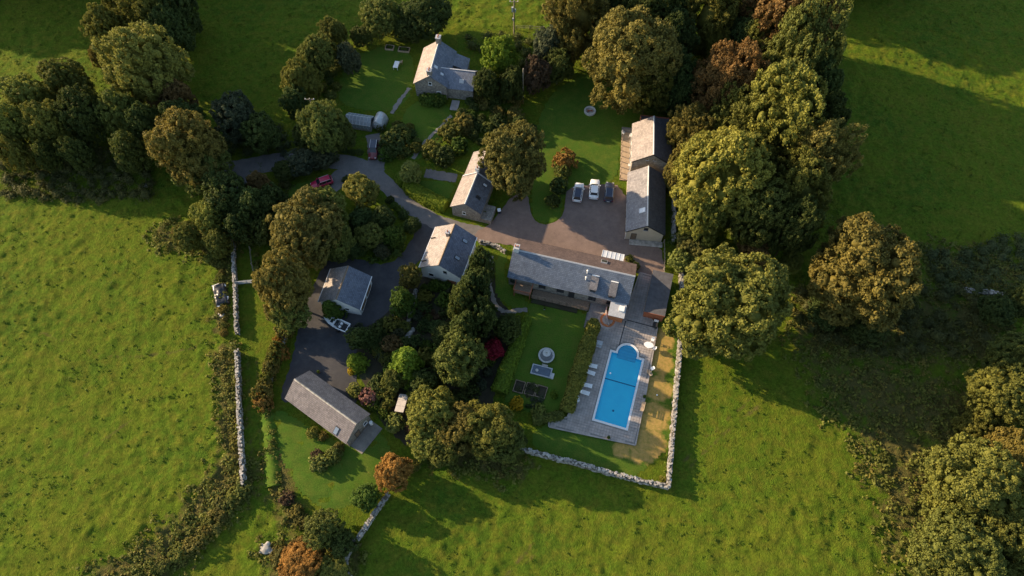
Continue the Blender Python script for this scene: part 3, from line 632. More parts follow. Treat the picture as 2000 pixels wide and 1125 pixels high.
# timber balcony, raised walkway and terrace steps on the garden side
bal = empty('timber_balcony', (*h.c, 0), h.a); tag(bal, 'orange timber balcony at the corner of the longhouse', 'balcony')
xb0, xb1, yb0, yb1 = 3.75, 5.75, -9.2, -6.2
MB().box(xb0, xb1, yb0, yb1, 1.30, 1.42).build('floor', M['timber'], bal)
for x, y in ((xb1 - .1, yb0 + .1), (xb1 - .1, yb1 - .1)): MB().box(x - .08, x + .08, y - .08, y + .08, 0, 2.4).build('post', M['timber_red'], bal)
for a, b in (((xb0, yb0), (xb1, yb0)), ((xb1, yb0), (xb1, yb1)), ((xb1, yb1), (xb0, yb1))): MB().bar((*a, 2.35), (*b, 2.35), 0.12, 0.09).build('rail', M['timber_red'], bal)
for i in range(14):
    y = yb0 + 0.15 + i * 0.21; MB().bar((xb1 - .04, y, 1.42), (xb1 - .04, y, 2.31), 0.05).build('baluster', M['timber_red'], bal)
wk = empty('raised_walkway', (*h.c, 0), h.a); tag(wk, 'raised timber walkway with railings along the longhouse garden wall', 'walkway')
MB().box(3.75, 5.5, -6.1, 4.0, 0.25, 0.38).build('deck', M['timber'], wk); MB().box(3.8, 5.4, -6.0, 3.9, -0.1, 0.25).build('base_wall', M['stone'], wk)
for i in range(9): MB().box(5.38, 5.48, -6.05 + i * 1.24, -5.95 + i * 1.24, 0.38, 1.3).build('post', M['timber'], wk)
for z in (0.75, 1.28): MB().box(5.39, 5.47, -6.05, 3.95, z - 0.04, z + 0.04).build('rail', M['timber'], wk)
MB().box(5.5, 6.3, -5.9, 2.2, -0.1, 0.20).build('planter_bed', M['soil'], wk)
tr = empty('paved_terrace', (*h.c, 0), h.a); tag(tr, kind='structure')
MB().box(3.7, 7.2, 4.1, 6.9, -0.1, 0.22).build('slab', M['joint'], tr); MB().box(5.6, 8.6, 3.9, 6.3, -0.1, 0.12).build('lower_slab', M['lane'], tr)
for i in range(3): MB().box(7.2 + i * .35, 7.55 + i * .35, 4.4, 6.2, -0.1, 0.20 - i * 0.045).build('step', M['paver'], tr)
cur = empty('curved_wall', (*h.c, 0), h.a); tag(cur, 'low pale curved wall beside the brick lean-to', 'wall')
m = MB(); pts = [(4.2 + 3.2 * t, 6.95 + 1.0 * t * t) for t in np.linspace(0, 1, 8)]
for a, b in zip(pts[:-1], pts[1:]): m.bar((*a, 0.45), (*b, 0.45), 0.22, 1.1)
m.build('masonry', M['paver'], cur)
stp = empty('brick_steps', (*P(1186, 627, 0)[:2], 0), h.a); tag(stp, 'semicircular red brick steps at the end of the pool hedge', 'steps')
for i, (r_, z) in enumerate(((1.7, 0.34), (1.3, 0.44), (0.9, 0.54))):
    MB().lathe([(r_, -0.1), (r_, z), (r_ - 0.02, z + 0.02)], (0, 0, 0), 24).build('step', M['brick'] if i == 1 else M['paver'], stp)
# ---- white cottage
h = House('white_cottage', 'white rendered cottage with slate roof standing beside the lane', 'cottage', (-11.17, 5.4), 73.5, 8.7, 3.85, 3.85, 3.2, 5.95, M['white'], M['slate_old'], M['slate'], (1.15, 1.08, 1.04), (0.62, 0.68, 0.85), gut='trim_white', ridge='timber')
h.gable(-1, 0.9, 3.3, 0.6, 0.7, frame='dark'); h.gable(-1, -1.8, 0.9, 1.0, 1.1); h.gable(-1, 1.9, 0.0, 1.6, 1.2, 'door', 'timber', 'rust')
h.skylight(908, 471, 1); h.skylight(893, 504, 1); h.chimney(1.9, 0.6, 0.6, 0.7, 'stone', 1, -0.45)
h.side(-1, 2.0, 1.9, 1.0, 1.1); h.side(-1, -2.6, 1.9, 1.0, 1.1)
for y in (1.75, -3.1):
    d = 3.3; MB().hexa(h.slab(-1, d, y, 0.9, 0.12, 0.0, 0.25)).build('snow_guard', M['dark'], h.r)
# ---- white garage
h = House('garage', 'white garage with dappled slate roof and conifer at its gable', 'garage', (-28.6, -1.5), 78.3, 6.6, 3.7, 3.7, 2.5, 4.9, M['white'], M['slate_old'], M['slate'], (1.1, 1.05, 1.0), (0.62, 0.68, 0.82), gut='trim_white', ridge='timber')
h.side(1, -1.4, 0.0, 2.4, 2.0, 'garage_door', 'trim_white', 'timber'); h.side(1, 1.4, 0.0, 2.4, 2.0, 'garage_door', 'trim_white', 'timber'); h.gable(-1, 1.2, 1.0, 0.8, 0.9)
# ---- slate barn at the drive end (local +Y north-west, +X north-east)
h = House('slate_barn', 'low grey slate barn with one blue skylight at the drive end', 'barn', (-28.98, -22.35), 145.2, 12.8, 3.05, 2.75, 2.6, 4.75, M['stone'], M['slate_old'], M['slate_old'], (0.66, 0.63, 0.67), (0.46, 0.50, 0.58), ridge='drystone')  # north-east slope tinted bluer and darker: shade painted into the slate
h.skylight(657, 841, -1, 1.1, 0.8); h.gable(-1, -0.6, 0.1, 1.0, 2.0, 'door', 'dark', 'timber'); h.gable(-1, 1.3, 1.0, 0.8, 0.9)
for y in (-4, 0, 3.6): h.side(-1, y, 0.9, 0.9, 1.0)
for y in (-3, 2.5): h.side(1, y, 0.0, 2.0, 2.0, 'door', 'dark', 'timber')
MB().box(-2.6, 2.4, -8.6, -6.3, -0.08, 0.09).build('patio', M['gravel'], h.r); MB().lathe([(0.28, 0), (0.3, 0.9), (0.22, 1.0)], (2.0, -6.7, 0.05), 12).build('water_butt', M['trim_white'], h.r)
# ---- stable cottage by the lane
h = House('stable_cottage', 'narrow stone cottage with stepped pink-lit slate roof beside the clipped hedge', 'cottage', (-6.55, 20.65), 73.2, 13.2, 3.0, 2.95, 2.8, 4.95, M['stone'], M['slate_old'], M['slate_shade'], (1.1, 1.0, 0.95), (1.05, 1.1, 1.2), y0=-6.5, y1=0.7)  # pink of the sunward slope is light put into the tint
h2 = None
MB().box(-h.wl, h.wr, 0.5, 6.55, -0.12, 2.5).build('wall', M['stone'], h.r)
zz = 4.75
for sd_, mt, tn in ((-1, M['slate_old'], (1.1, 1.0, 0.96)), (1, M['slate_shade'], (1.05, 1.1, 1.2))):  # same painted sun and shade on the lower roof half
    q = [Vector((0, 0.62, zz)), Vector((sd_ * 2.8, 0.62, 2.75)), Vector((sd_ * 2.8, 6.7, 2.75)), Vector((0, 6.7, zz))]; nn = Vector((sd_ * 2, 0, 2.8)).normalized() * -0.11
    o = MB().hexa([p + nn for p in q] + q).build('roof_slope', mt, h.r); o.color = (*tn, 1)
m = MB(); m.loft([[(-2.6, y, 2.4), (2.6, y, 2.4), (0, y, zz - 0.15)] for y in (0.6, 6.5)]); m.build('gable_wall', M['stone'], h.r)
MB().bar((-2.9, 0.66, 2.95), (-0.05, 0.66, 5.05), 0.22, 0.14).build('parapet', M['lead'], h.r); MB().bar((2.9, 0.66, 2.95), (0.05, 0.66, 5.05), 0.22, 0.14).build('parapet', M['lead'], h.r)
h.chimney(1.1, 0.7, 0.6, 0.8, 'white', 1, -0.1); h.skylight(947, 362, 1, 0.8, 0.6, 'poly'); h.skylight(934, 386, 1, 0.8, 0.6, 'glass', 'dark')
h.gable(-1, -0.4, 1.2, 0.7, 0.8); MB().box(h.wr - 0.05, h.wr + 2.0, -6.3, -3.0, -0.1, 1.1).build('yard_wall', M['stone'], h.r)
for y in (-4.5, -1.5, 3.5): h.side(-1, y, 0.9, 0.8, 1.0)
h.side(-1, 1.6, 0, 0.95, 2.0, 'door', 'dark', 'timber')
# ---- stone cottage with cross wing
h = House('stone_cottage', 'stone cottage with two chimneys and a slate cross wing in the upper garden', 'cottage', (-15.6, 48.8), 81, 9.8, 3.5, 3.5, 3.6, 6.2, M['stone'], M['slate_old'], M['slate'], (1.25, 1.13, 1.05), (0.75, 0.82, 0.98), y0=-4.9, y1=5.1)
h.chimney(4.6, 1.0, 0.9, 1.2, 'stone', 2); h.chimney(-4.2, 0.9, 0.9, 0.9, 'stone', 2)
h.skylight(851, 131, 1, 0.7, 0.7, 'poly', 'lead'); h.skylight(863, 145, 1, 0.6, 0.6, 'poly', 'lead'); h.gable(-1, 0.0, 3.6, 0.7, 0.8); h.gable(-1, 1.6, 1.0, 0.9, 1.0)
for y in (-3, 0.2, 3): h.side(-1, y, 0.9, 0.8, 1.1); h.side(-1, y, 2.35, 0.7, 0.8)
yc = -1.2; W2 = 3.3; xr = 8.6; ze2, zr2 = 2.9, 5.0
m = MB(); m.loft([[(x, yc - W2 + .25, -0.1), (x, yc + W2 - 1.15, -0.1), (x, yc + W2 - 1.15, ze2 - .05), (x, yc, zr2 - .14), (x, yc - W2 + .25, ze2 - 0.1)] for x in (3.1, xr - .15)]); cw = m.build('cross_wing', M['stone'], h.r)
for sg, wv in ((-1, W2), (1, W2 - 0.9)):
    q = [Vector((0.9 if True else 0, yc, zr2)), Vector((3.2, yc + sg * wv, ze2)), Vector((xr, yc + sg * wv, ze2)), Vector((xr, yc, zr2))]; nn = Vector((0, sg * (zr2 - ze2), wv)).normalized() * -0.11
    o = MB().hexa([p + nn for p in q] + q).build('wing_roof', M['slate'], cw); o.color = (0.82, 0.90, 1.08, 1)
MB().bar((1.0, yc, zr2 + .02), (xr, yc, zr2 + .02), 0.2, 0.1).build('wing_ridge', M['lead'], cw)
q = [(5.6, yc - 2.2), (6.5, yc - 2.2), (6.5, yc - 1.5), (5.6, yc - 1.5)]; zf = lambda y: zr2 - (zr2 - ze2) * (yc - y) / W2
MB().hexa([(x, y, zf(y) - .02) for x, y in q] + [(x, y, zf(y) + .1) for x, y in q]).build('skylight', M['lead'], cw)
MB().box(3.0, 6.1, 1.25, 4.4, -0.1, 2.3).build('rear_extension', M['stone'], h.r)
o = MB().hexa([(2.6, 1.22, 3.85), (6.3, 1.22, 2.45), (6.3, 4.6, 2.45), (2.6, 4.6, 3.85), (2.6, 1.22, 3.96), (6.3, 1.22, 2.56), (6.3, 4.6, 2.56), (2.6, 4.6, 3.96)]).build('rear_roof', M['slate'], h.r); o.color = (0.85, 0.92, 1.08, 1)
o = MB().box(4.2, 5.8, -7.4, -4.8, -0.1, 0.12).build('flagstones', M['paver'], h.r)
# ---- pool shed
c0, c1, c2, c3 = [P(x, y, 2.35)[:2] for x, y in ((1279, 527), (1312, 536), (1298, 617), (1258, 610))]
ctr = (c0 + c1 + c2 + c3) / 4; yv = ((c0 + c1) - (c2 + c3)) / 2; L_ = float(np.linalg.norm(yv)); a_ = math.atan2(yv[1], yv[0]) - math.pi / 2
sh = empty('pool_shed', (*ctr, 0), a_); tag(sh, 'flat-roofed timber pool shed with dark felt roof beside the paved deck', 'shed')
W_ = 3.55
MB().box(-W_ / 2 + .1, W_ / 2 - .1, -L_ / 2 + .1, L_ / 2 - .1, -0.1, 2.2).build('wall', M['timber_red'], sh)
MB().hexa([(-W_ / 2, -L_ / 2, 2.2), (W_ / 2, -L_ / 2, 2.35), (W_ / 2, L_ / 2, 2.35), (-W_ / 2, L_ / 2, 2.2), (-W_ / 2, -L_ / 2, 2.32), (W_ / 2, -L_ / 2, 2.47), (W_ / 2, L_ / 2, 2.47), (-W_ / 2, L_ / 2, 2.32)]).build('roof', M['felt'], sh)
MB().bar((-W_ / 2 - 0.02, -L_ / 2 - .03, 2.24), (W_ / 2, -L_ / 2 - .03, 2.40), 0.06, 0.2).build('fascia', M['timber_red'], sh)
MB().bar((-W_ / 2 - .04, -L_ / 2, 2.26), (-W_ / 2 - .04, L_ / 2, 2.26), 0.05, 0.16).build('fascia', M['timber'], sh)
d_ = MB().box(-W_ / 2 + .04, -W_ / 2 + .12, -1.2, -0.2, 0.3, 2.1).build('door', M['timber'], sh); MB().box(-W_ / 2 + .02, -W_ / 2 + .05, -0.4, -0.3, 1.1, 1.2).build('handle', M['metal'], d_)
pu = empty('pump_box', (*P(1281, 630, 0.6)[:2], 0), a_); tag(pu, 'white-capped dark pump cabinet beside the pool shed corner', 'cabinet')
MB().box(-.35, .35, -.9, .3, -0.1, 0.9).build('casing', M['dark'], pu); MB().box(-.38, .38, .0, .35, 0.9, 1.0).build('lid', M['trim_white'], pu)
# ---- greenhouse and the round-topped shed
c0, c1, c2, c3 = [P(x, y, 1.9)[:2] for x, y in ((676, 216), (726, 223), (720, 246), (684, 240))]
ctr = (c0 + c1 + c2 + c3) / 4; xv = ((c1 + c2) - (c0 + c3)) / 2; L_ = float(np.linalg.norm(xv)) + 0.6; a_ = math.atan2(xv[1], xv[0])
gh = empty('greenhouse', (*ctr, 0), a_); tag(gh, 'long glass greenhouse beside the shaded cottage lawn', 'greenhouse')
MB().box(-L_ / 2, L_ / 2, -1.3, 1.3, -0.1, 0.5).build('base_wall', M['stone'], gh)
np_ = 7; pnl = {}
for i in range(np_):
    x = -L_ / 2 + i * L_ / np_; wd = L_ / np_ - 0.07
    for sg in (-1, 1):
        if sg not in pnl:
            y0, y1, z0, z1 = sg * 1.32, sg * 0.03, 1.55, 2.45; pnl[sg] = [MB().hexa([(0.03, y0, z0), (wd, y0, z0), (wd, y1, z1), (0.03, y1, z1), (0.03, y0, z0 + .03), (wd, y0, z0 + .03), (wd, y1, z1 + .03), (0.03, y1, z1 + .03)]).build('roof_pane', M['greenglass'], gh), MB().box(0.03, wd, sg * 1.28 - .01, sg * 1.28 + .01, 0.5, 1.52).build('side_pane', M['greenglass'], gh)]
            for o in pnl[sg]: o.location.x = x
        else:
            for o in pnl[sg]: link(o.name.split('.')[0], o.data, gh).location.x = x
m = MB()
for i in range(np_ + 1):
    x = -L_ / 2 + i * L_ / np_
    for sg in (-1, 1): m.bar((x, sg * 1.34, 1.56), (x, 0, 2.50), 0.06); m.bar((x, sg * 1.28, 0.5), (x, sg * 1.28, 1.55), 0.05)
m.bar((-L_ / 2, 0, 2.5), (L_ / 2, 0, 2.5), 0.1); m.bar((-L_ / 2, -1.32, 1.55), (L_ / 2, -1.32, 1.55), 0.07); m.bar((-L_ / 2, 1.32, 1.55), (L_ / 2, 1.32, 1.55), 0.07); m.build('frame', M['metal'], gh)
ts = empty('garden_store', (*P(741, 234, 1.1)[:2], 0), R(-15)); tag(ts, 'small round-topped grey store next to the greenhouse', 'shed')
m = MB(); m.loft([[(1.35 * math.cos(a) * s_, y, 2.1 * s_ * math.sin(a) - .02) for a in np.linspace(0, math.pi, 11)] for y, s_ in ((-1.5, 0.9), (-1.3, 1), (1.3, 1), (1.5, 0.9))]); m.build('shell', M['metal'], ts, True)
MB().box(-.5, .5, -1.62, -1.5, 0, 1.5).build('door', M['lead'], ts)
# ---- cold frame roofs in the shrubs
cf = empty('cold_frame', (*P(784, 787, 1.4)[:2], 0), R(-12)); tag(cf, 'small pale-roofed lean-to of three sheets among the shrubs', 'shed')
for i in range(3):
    MB().hexa([(-.75, -1.5 + i, 1.2), (.75, -1.5 + i, 1.5), (.75, -.53 + i, 1.5), (-.75, -.53 + i, 1.2), (-.75, -1.5 + i, 1.25), (.75, -1.5 + i, 1.55), (.75, -.53 + i, 1.55), (-.75, -.53 + i, 1.25)]).build('roof_sheet', M['pale_sheet'], cf)
MB().hexa([(-.65, -1.45, -.1), (.65, -1.45, -.1), (.65, 1.42, -.1), (-.65, 1.42, -.1), (-.65, -1.45, 1.2), (.65, -1.45, 1.45), (.65, 1.42, 1.45), (-.65, 1.42, 1.2)]).build('wall', M['timber'], cf)

# ------------------------------------------------------------ vegetation
def rdirs(r, n):
    v = r.normal(size=(n, 3)); return v / np.linalg.norm(v, axis=1)[:, None]
def leaves(r, C, N, size, spread=0.55):
    """diamond leaf sprays at C, facing roughly along N"""
    n = len(C); N = N + r.normal(size=(n, 3)) * spread; N /= np.linalg.norm(N, axis=1)[:, None] + 1e-9
    U = np.cross(N, rdirs(r, n)); U /= np.linalg.norm(U, axis=1)[:, None] + 1e-9; W = np.cross(N, U)
    s = (size * r.uniform(0.6, 1.35, n))[:, None]; a = r.uniform(0.45, 0.85, n)[:, None]; bend = N * s * r.uniform(-0.25, 0.05, n)[:, None]
    V = np.stack([C + U * s + bend, C + W * s * a, C - U * s + bend, C - W * s * a], 1).reshape(-1, 3)
    return V, np.arange(4 * n).reshape(n, 4)
ICO = None
def ico():
    global ICO
    if ICO is None:
        bm = bmesh.new(); bmesh.ops.create_icosphere(bm, subdivisions=2, radius=1); bm.verts.ensure_lookup_table()
        ICO = (np.array([v.co[:] for v in bm.verts]), np.array([[v.index for v in f.verts] for f in bm.faces])); bm.free()
    return ICO
def crown_mesh(name, seed, lobes=34, lobe_r=0.36, sub=9, nleaf=26, leaf=0.045, sub_r=0.11, vr=0.9, low=-0.55, core=0.78, shape='round', fill=0.66, jit=0.2):
    r = np.random.RandomState(seed); V = []; F = []; nv = 0
    k = np.arange(lobes) + .5; ph = np.arccos(1 - 2 * k / lobes * (1 - low) / 2); th = math.pi * (1 + 5 ** .5) * k + r.uniform(0, 6)
    D = np.stack([np.cos(th) * np.sin(ph), np.sin(th) * np.sin(ph), np.cos(ph)], 1); D += r.normal(size=D.shape) * jit; D /= np.linalg.norm(D, axis=1)[:, None]
    fac = r.uniform(0.66, 1.18, lobes)
    if shape == 'cone':
        h = r.uniform(0, 1, lobes) ** 0.8; a = np.arange(lobes) * 2.399; rad = (1 - h) * 0.62 + 0.03
        LC = np.stack([np.cos(a) * rad, np.sin(a) * rad, h * 2.4 - 1.0], 1); LR = (0.20 + 0.22 * (1 - h))
    else:
        LC = D * (fill * fac)[:, None]; LC[:, 2] *= vr; LR = lobe_r * r.uniform(0.7, 1.2, lobes)
        LC = np.vstack([LC, [[0, 0, 0.05]]]); LR = np.append(LR, fill * 0.95)
    if shape == 'flat': LC[:, 2] *= 0.6
    iv, if_ = ico()
    for ci, (c, q) in enumerate(zip(LC, LR)):
        if shape != 'cone' and ci < len(LC) - 1: q = q * 0.58
        bumps = 1 + (r.rand(len(iv)) - .5) * 0.35
        V.append(c + iv * (q * core * bumps)[:, None] * np.array([1, 1, vr])); F.append(np.hstack([if_, if_[:, 2:3]]) + nv); nv += len(iv)
    SC = []; SN = []
    for i in range(len(LC) - (0 if shape == 'cone' else 1)):
        d = rdirs(r, sub * 3); out = LC[i] / (np.linalg.norm(LC[i]) + 1e-6); d = d[(d @ out) > -0.35][:sub]
        p = LC[i] + d * LR[i] * r.uniform(0.85, 1.1, len(d))[:, None]
        dist = np.linalg.norm(p[:, None] - LC[None], axis=2) / LR[None]; dist[:, i] = 9; keep = dist[:, :lobes].min(1) > 0.80
        SC.append(p[keep]); SN.append(d[keep])
    SC = np.vstack(SC); SN = np.vstack(SN)
    n = len(SC); d = rdirs(r, n * nleaf); base = np.repeat(SN, nleaf, 0); d = d + base * 0.8; d /= np.linalg.norm(d, axis=1)[:, None]
    C = np.repeat(SC, nleaf, 0) + d * (sub_r * r.uniform(0.35, 1.15, n * nleaf))[:, None]
    lv, lf = leaves(r, C, d * 0.8 + np.array([0, 0, 0.3]), leaf, 0.65); V.append(lv); F.append(lf + nv)
    V = np.vstack(V); F = np.vstack(F)
    # triangles of the core carry a repeated index: keep them as separate polygons
    tri = F[:, 2] == F[:, 3]
    me = bpy.data.meshes.new(name); Ft = F[tri][:, :3]; Fq = F[~tri]
    me.vertices.add(len(V)); me.vertices.foreach_set('co', V.astype(np.float32).ravel())
    li = np.concatenate([Ft.ravel(), Fq.ravel()]).astype(np.int32); ls = np.concatenate([np.arange(len(Ft)) * 3, len(Ft) * 3 + np.arange(len(Fq)) * 4]).astype(np.int32)
    me.loops.add(len(li)); me.loops.foreach_set('vertex_index', li); me.polygons.add(len(ls)); me.polygons.foreach_set('loop_start', ls); me.update(calc_edges=True)
    me.materials.append(M['leaf']); return me
def trunk_mesh(name, seed, limbs=6):
    r = random.Random(seed); m = MB()
    m.tube([(0, 0, -0.15), (0.01, 0, 0.0), (0.03, 0.02, 0.35), (0.02, 0.05, 0.75), (0, 0.02, 1.15)], [0.085, 0.07, 0.055, 0.045, 0.025], 9)
    for i in range(limbs):
        a = i * 2.4 + r.uniform(-.3, .3); z = 0.45 + 0.09 * i; L = r.uniform(.55, .8)
        m.tube([(0.02, 0.02, z), (math.cos(a) * L * .4, math.sin(a) * L * .4, z + .2), (math.cos(a) * L, math.sin(a) * L, z + .42)], [0.032, 0.022, 0.008], 6)
    me = bpy.data.meshes.new(name); me.from_pydata(m.v, [], m.f); me.materials.append(M['bark']); me.polygons.foreach_set('use_smooth', [True] * len(me.polygons)); return me
# crown prototypes of unit radius: broad trees, small trees, bushes, conifers
BIG = [crown_mesh('crown', 10 + i, 80, 0.25, 24, 44, 0.027, 0.080, 0.98, core=0.70, fill=0.75, jit=0.3) for i in range(4)]
OPEN = [crown_mesh('crown', 30 + i, 58, 0.24, 24, 44, 0.027, 0.090, 1.0, core=0.60, fill=0.78, jit=0.4) for i in range(3)]
MID = [crown_mesh('crown', 50 + i, 44, 0.32, 20, 40, 0.039, 0.115, 0.95, core=0.70, jit=0.3) for i in range(3)]
BUSH = [crown_mesh('shrub', 70 + i, 16, 0.46, 12, 30, 0.085, 0.17, 0.8, low=-0.2, fill=0.55, core=0.62) for i in range(4)]
CONE = [crown_mesh('crown', 90 + i, 46, 0.3, 12, 26, 0.055, 0.12, 1.0, shape='cone', core=0.6) for i in range(2)]
TRUNK = [trunk_mesh('trunk', i) for i in range(3)]
LC = {  # leaf colours and how they read
 'yel': ((0.19, 0.205, 0.045), 'yellow-green'), 'oli': ((0.140, 0.155, 0.036), 'olive green'), 'grn': ((0.085, 0.135, 0.022), 'fresh green'), 'drk': ((0.070, 0.098, 0.028), 'dark green'),
 'brz': ((0.165, 0.148, 0.040), 'bronze'), 'rus': ((0.190, 0.125, 0.050), 'rust brown'), 'gry': ((0.085, 0.098, 0.055), 'grey-green'), 'ora': ((0.25, 0.145, 0.04), 'orange'),
 'pal': ((0.21, 0.23, 0.06), 'pale green'), 'red': ((0.30, 0.022, 0.045), 'crimson'), 'gol': ((0.42, 0.30, 0.02), 'golden yellow'), 'pnk': ((0.26, 0.13, 0.11), 'pinkish'), 'brn': ((0.10, 0.065, 0.04), 'brown'), 'lim': ((0.155, 0.225, 0.025), 'bright green')}
TR = random.Random(77)
def tint(key, v=0.14):
    c = LC[key][0]; k = TR.uniform(1 - v, 1 + v); w_ = TR.uniform(-0.10, 0.10); return (c[0] * k * (1 + w_), c[1] * k, c[2] * k * (1 - w_), 1)
KIND = {'B': BIG, 'O': OPEN, 'M': MID, 'C': CONE}
def tree(px, py, rp, key, kind='B', label=None, where='', group=None, vr=1.0, clear=None, up=0.0):
    """px,py = middle of the crown, rp = crown radius in survey units"""
    rad = rp / scale_at(px, py, 5.0)
    vz = vr + (0.55 * up / rad if kind != 'C' else 0); half = rad * 0.95 * vz
    if kind == 'C': zc = rad * vz * 1.0 + 0.1
    else: zc = half * 0.88 + (min(1.8, 0.22 * rad) if clear is None else clear) + up * 0.15
    p = P(px, py, zc); t = empty('tree' if kind != 'C' else 'conifer', (p[0], p[1], min(0.0, gz(p[0], p[1])) - 0.02), TR.uniform(0, 6.28))
    tag(t, label or f'{LC[key][1]} tree {where}', 'tree' if kind != 'C' else 'conifer', group)
    cr = link('crown', TR.choice(KIND[kind]), t); cr.location.z = zc; cr.scale = (rad * TR.uniform(.88, 1.1), rad * TR.uniform(.88, 1.1), rad * vz); cr.color = tint(key); cr.rotation_euler = (TR.uniform(-.2, .2), TR.uniform(-.2, .2), 0)
    tk = link('trunk', TR.choice(TRUNK), t); s_ = max(0.35, rad * 0.62); tk.scale = (s_, s_, max(0.4, zc * 0.95)); return t
def shrub(px, py, rp, key, label=None, where='', group=None, vr=1.0, z=None):
    rad = rp / scale_at(px, py, 0.8); zc = rad * 0.55 * vr; p = P(px, py, zc)
    return shrub_w(p[0], p[1], rad, key, label or f'{LC[key][1]} shrub {where}', group, vr)
def shrub_w(x, y, rad, key, label, group=None, vr=1.0):
    o = link('shrub', TR.choice(BUSH)); o.location = (x, y, min(0.0, gz(x, y)) + rad * 0.42 * vr); o.rotation_euler.z = TR.uniform(0, 6.28)
    o.scale = (rad * TR.uniform(.9, 1.1), rad * TR.uniform(.9, 1.1), rad * vr); o.color = tint(key); return tag(o, label, 'shrub', group)

W1 = 'in the wood by the upper field'; G1 = 'trees of the wood beside the shaded upper field'
for a in [(55, 195, 48, 'yel', 'B'), (22, 250, 36, 'yel', 'B'), (130, 165, 46, 'oli', 'B'), (165, 225, 42, 'drk', 'B'), (100, 245, 38, 'oli', 'B'), (212, 62, 38, 'oli', 'B'), (292, 32, 46, 'oli', 'B'), (332, 66, 38, 'drk', 'B'), (338, 18, 40, 'drk', 'B'), (240, 2, 36, 'oli', 'B'),
          (283, 128, 70, 'pal', 'B'), (335, 192, 42, 'rus', 'O'), (240, 225, 38, 'oli', 'B'), (195, 112, 20, 'brz', 'M'), (290, 245, 34, 'drk', 'B'), (355, 235, 36, 'drk', 'M'), (255, 300, 30, 'drk', 'M'), (30, 300, 26, 'oli', 'M'), (90, 305, 24, 'drk', 'M'), (150, 300, 26, 'drk', 'M')]:
    tree(*a, where=W1, group=G1, up=(4.0 if (a[1] < 140 and a[0] > 200) or a[1] > 215 else 1.5))
tree(366, 288, 66, 'brz', 'B', 'large yellow-bronze tree at the field edge by the lane end', up=3.0); tree(395, 330, 50, 'oli', 'B', 'olive tree against the large yellow-bronze tree by the lane end')
W2_ = 'around the tarmac lane fork'; G2 = 'trees around the lane fork'
for a in [(462, 232, 44, 'gry', 'M'), (510, 262, 34, 'drk', 'M'), (440, 385, 46, 'drk', 'M'), (492, 408, 40, 'drk', 'M'), (410, 425, 34, 'yel', 'M'), (366, 462, 26, 'oli', 'M'), (530, 400, 34, 'drk', 'M'), (470, 440, 34, 'drk', 'M'), (425, 478, 24, 'oli', 'M'), (520, 450, 28, 'drk', 'M'), (505, 360, 24, 'rus', 'M')]:
    tree(*a, where=W2_, group=G2, up=2.0)
tree(592, 316, 34, 'gry', 'M', 'rounded grey-green thicket between the lane and the red car', vr=0.7); tree(632, 308, 28, 'gry', 'M', 'grey-green bush tree joined to the thicket by the lane', vr=0.7); tree(556, 334, 26, 'drk', 'M', 'dark bush tree at the end of the lane thicket', vr=0.7)
W3 = 'along the cottage lawn'; G3 = 'trees on the field side of the cottage lawn'
for a in [(618, 112, 38, 'oli', 'B'), (588, 158, 34, 'yel', 'B'), (575, 200, 26, 'drk', 'M'), (652, 66, 26, 'oli', 'M'), (682, 116, 24, 'gry', 'M'), (632, 250, 46, 'oli', 'B'), (668, 262, 28, 'drk', 'M'), (600, 262, 26, 'drk', 'M')]:
    tree(*a, where=W3, group=G3, up=2.5)
W4 = 'behind the stone cottage'; G4 = 'trees behind the stone cottage'
for a in [(742, 34, 40, 'oli', 'B'), (832, 28, 44, 'drk', 'B'), (795, 58, 28, 'drk', 'M'), (705, 70, 22, 'drk', 'M'), (1072, 98, 34, 'gry', 'M'), (1048, 146, 28, 'brn', 'M'), (1090, 130, 28, 'drk', 'M'), (950, 165, 26, 'drk', 'M'), (1000, 165, 26, 'drk', 'M')]:
    tree(*a, where=W4, group=G4, up=(3.0 if a[0] > 940 else 0.0))
tree(976, 112, 36, 'lim', 'M', 'bright green tree beside the slate cross wing', up=3.0)
tree(1003, 312, 60, 'brz', 'B', 'large bronze tree between the stable cottage and the barn lawn', up=4.0)
tree(706, 372, 33, 'pal', 'M', 'pale olive tree beside the bend of the lane'); tree(802, 338, 25, 'pal', 'M', 'small pale tree at the end of the clipped hedge')
tree(600, 448, 68, 'brz', 'B', 'large bronze tree above the white garage'); tree(635, 410, 46, 'yel', 'B', 'yellow-green tree beside the large bronze tree above the garage'); tree(655, 470, 38, 'oli', 'B', 'dark green tree in the shade above the garage')
tree(556, 562, 52, 'brz', 'B', 'bronze tree beside the field gate', up=4.0); tree(566, 610, 34, 'oli', 'M', 'olive tree below the bronze tree by the gate', up=3.0)
W5 = 'on the bank between garage and lane'; G5 = 'trees in the shaded bank'
for a in [(748, 425, 24, 'drk', 'M'), (722, 462, 28, 'oli', 'M'), (768, 462, 24, 'grn', 'M'), (705, 428, 24, 'drk', 'M'), (805, 440, 18, 'drk', 'M'), (690, 488, 18, 'drk', 'M'), (745, 490, 16, 'gry', 'M')]:
    tree(*a, where=W5, group=G5, up=0.0)
W6 = 'in the tall belt behind the barns'; G6 = 'trees of the tall belt behind the barns'
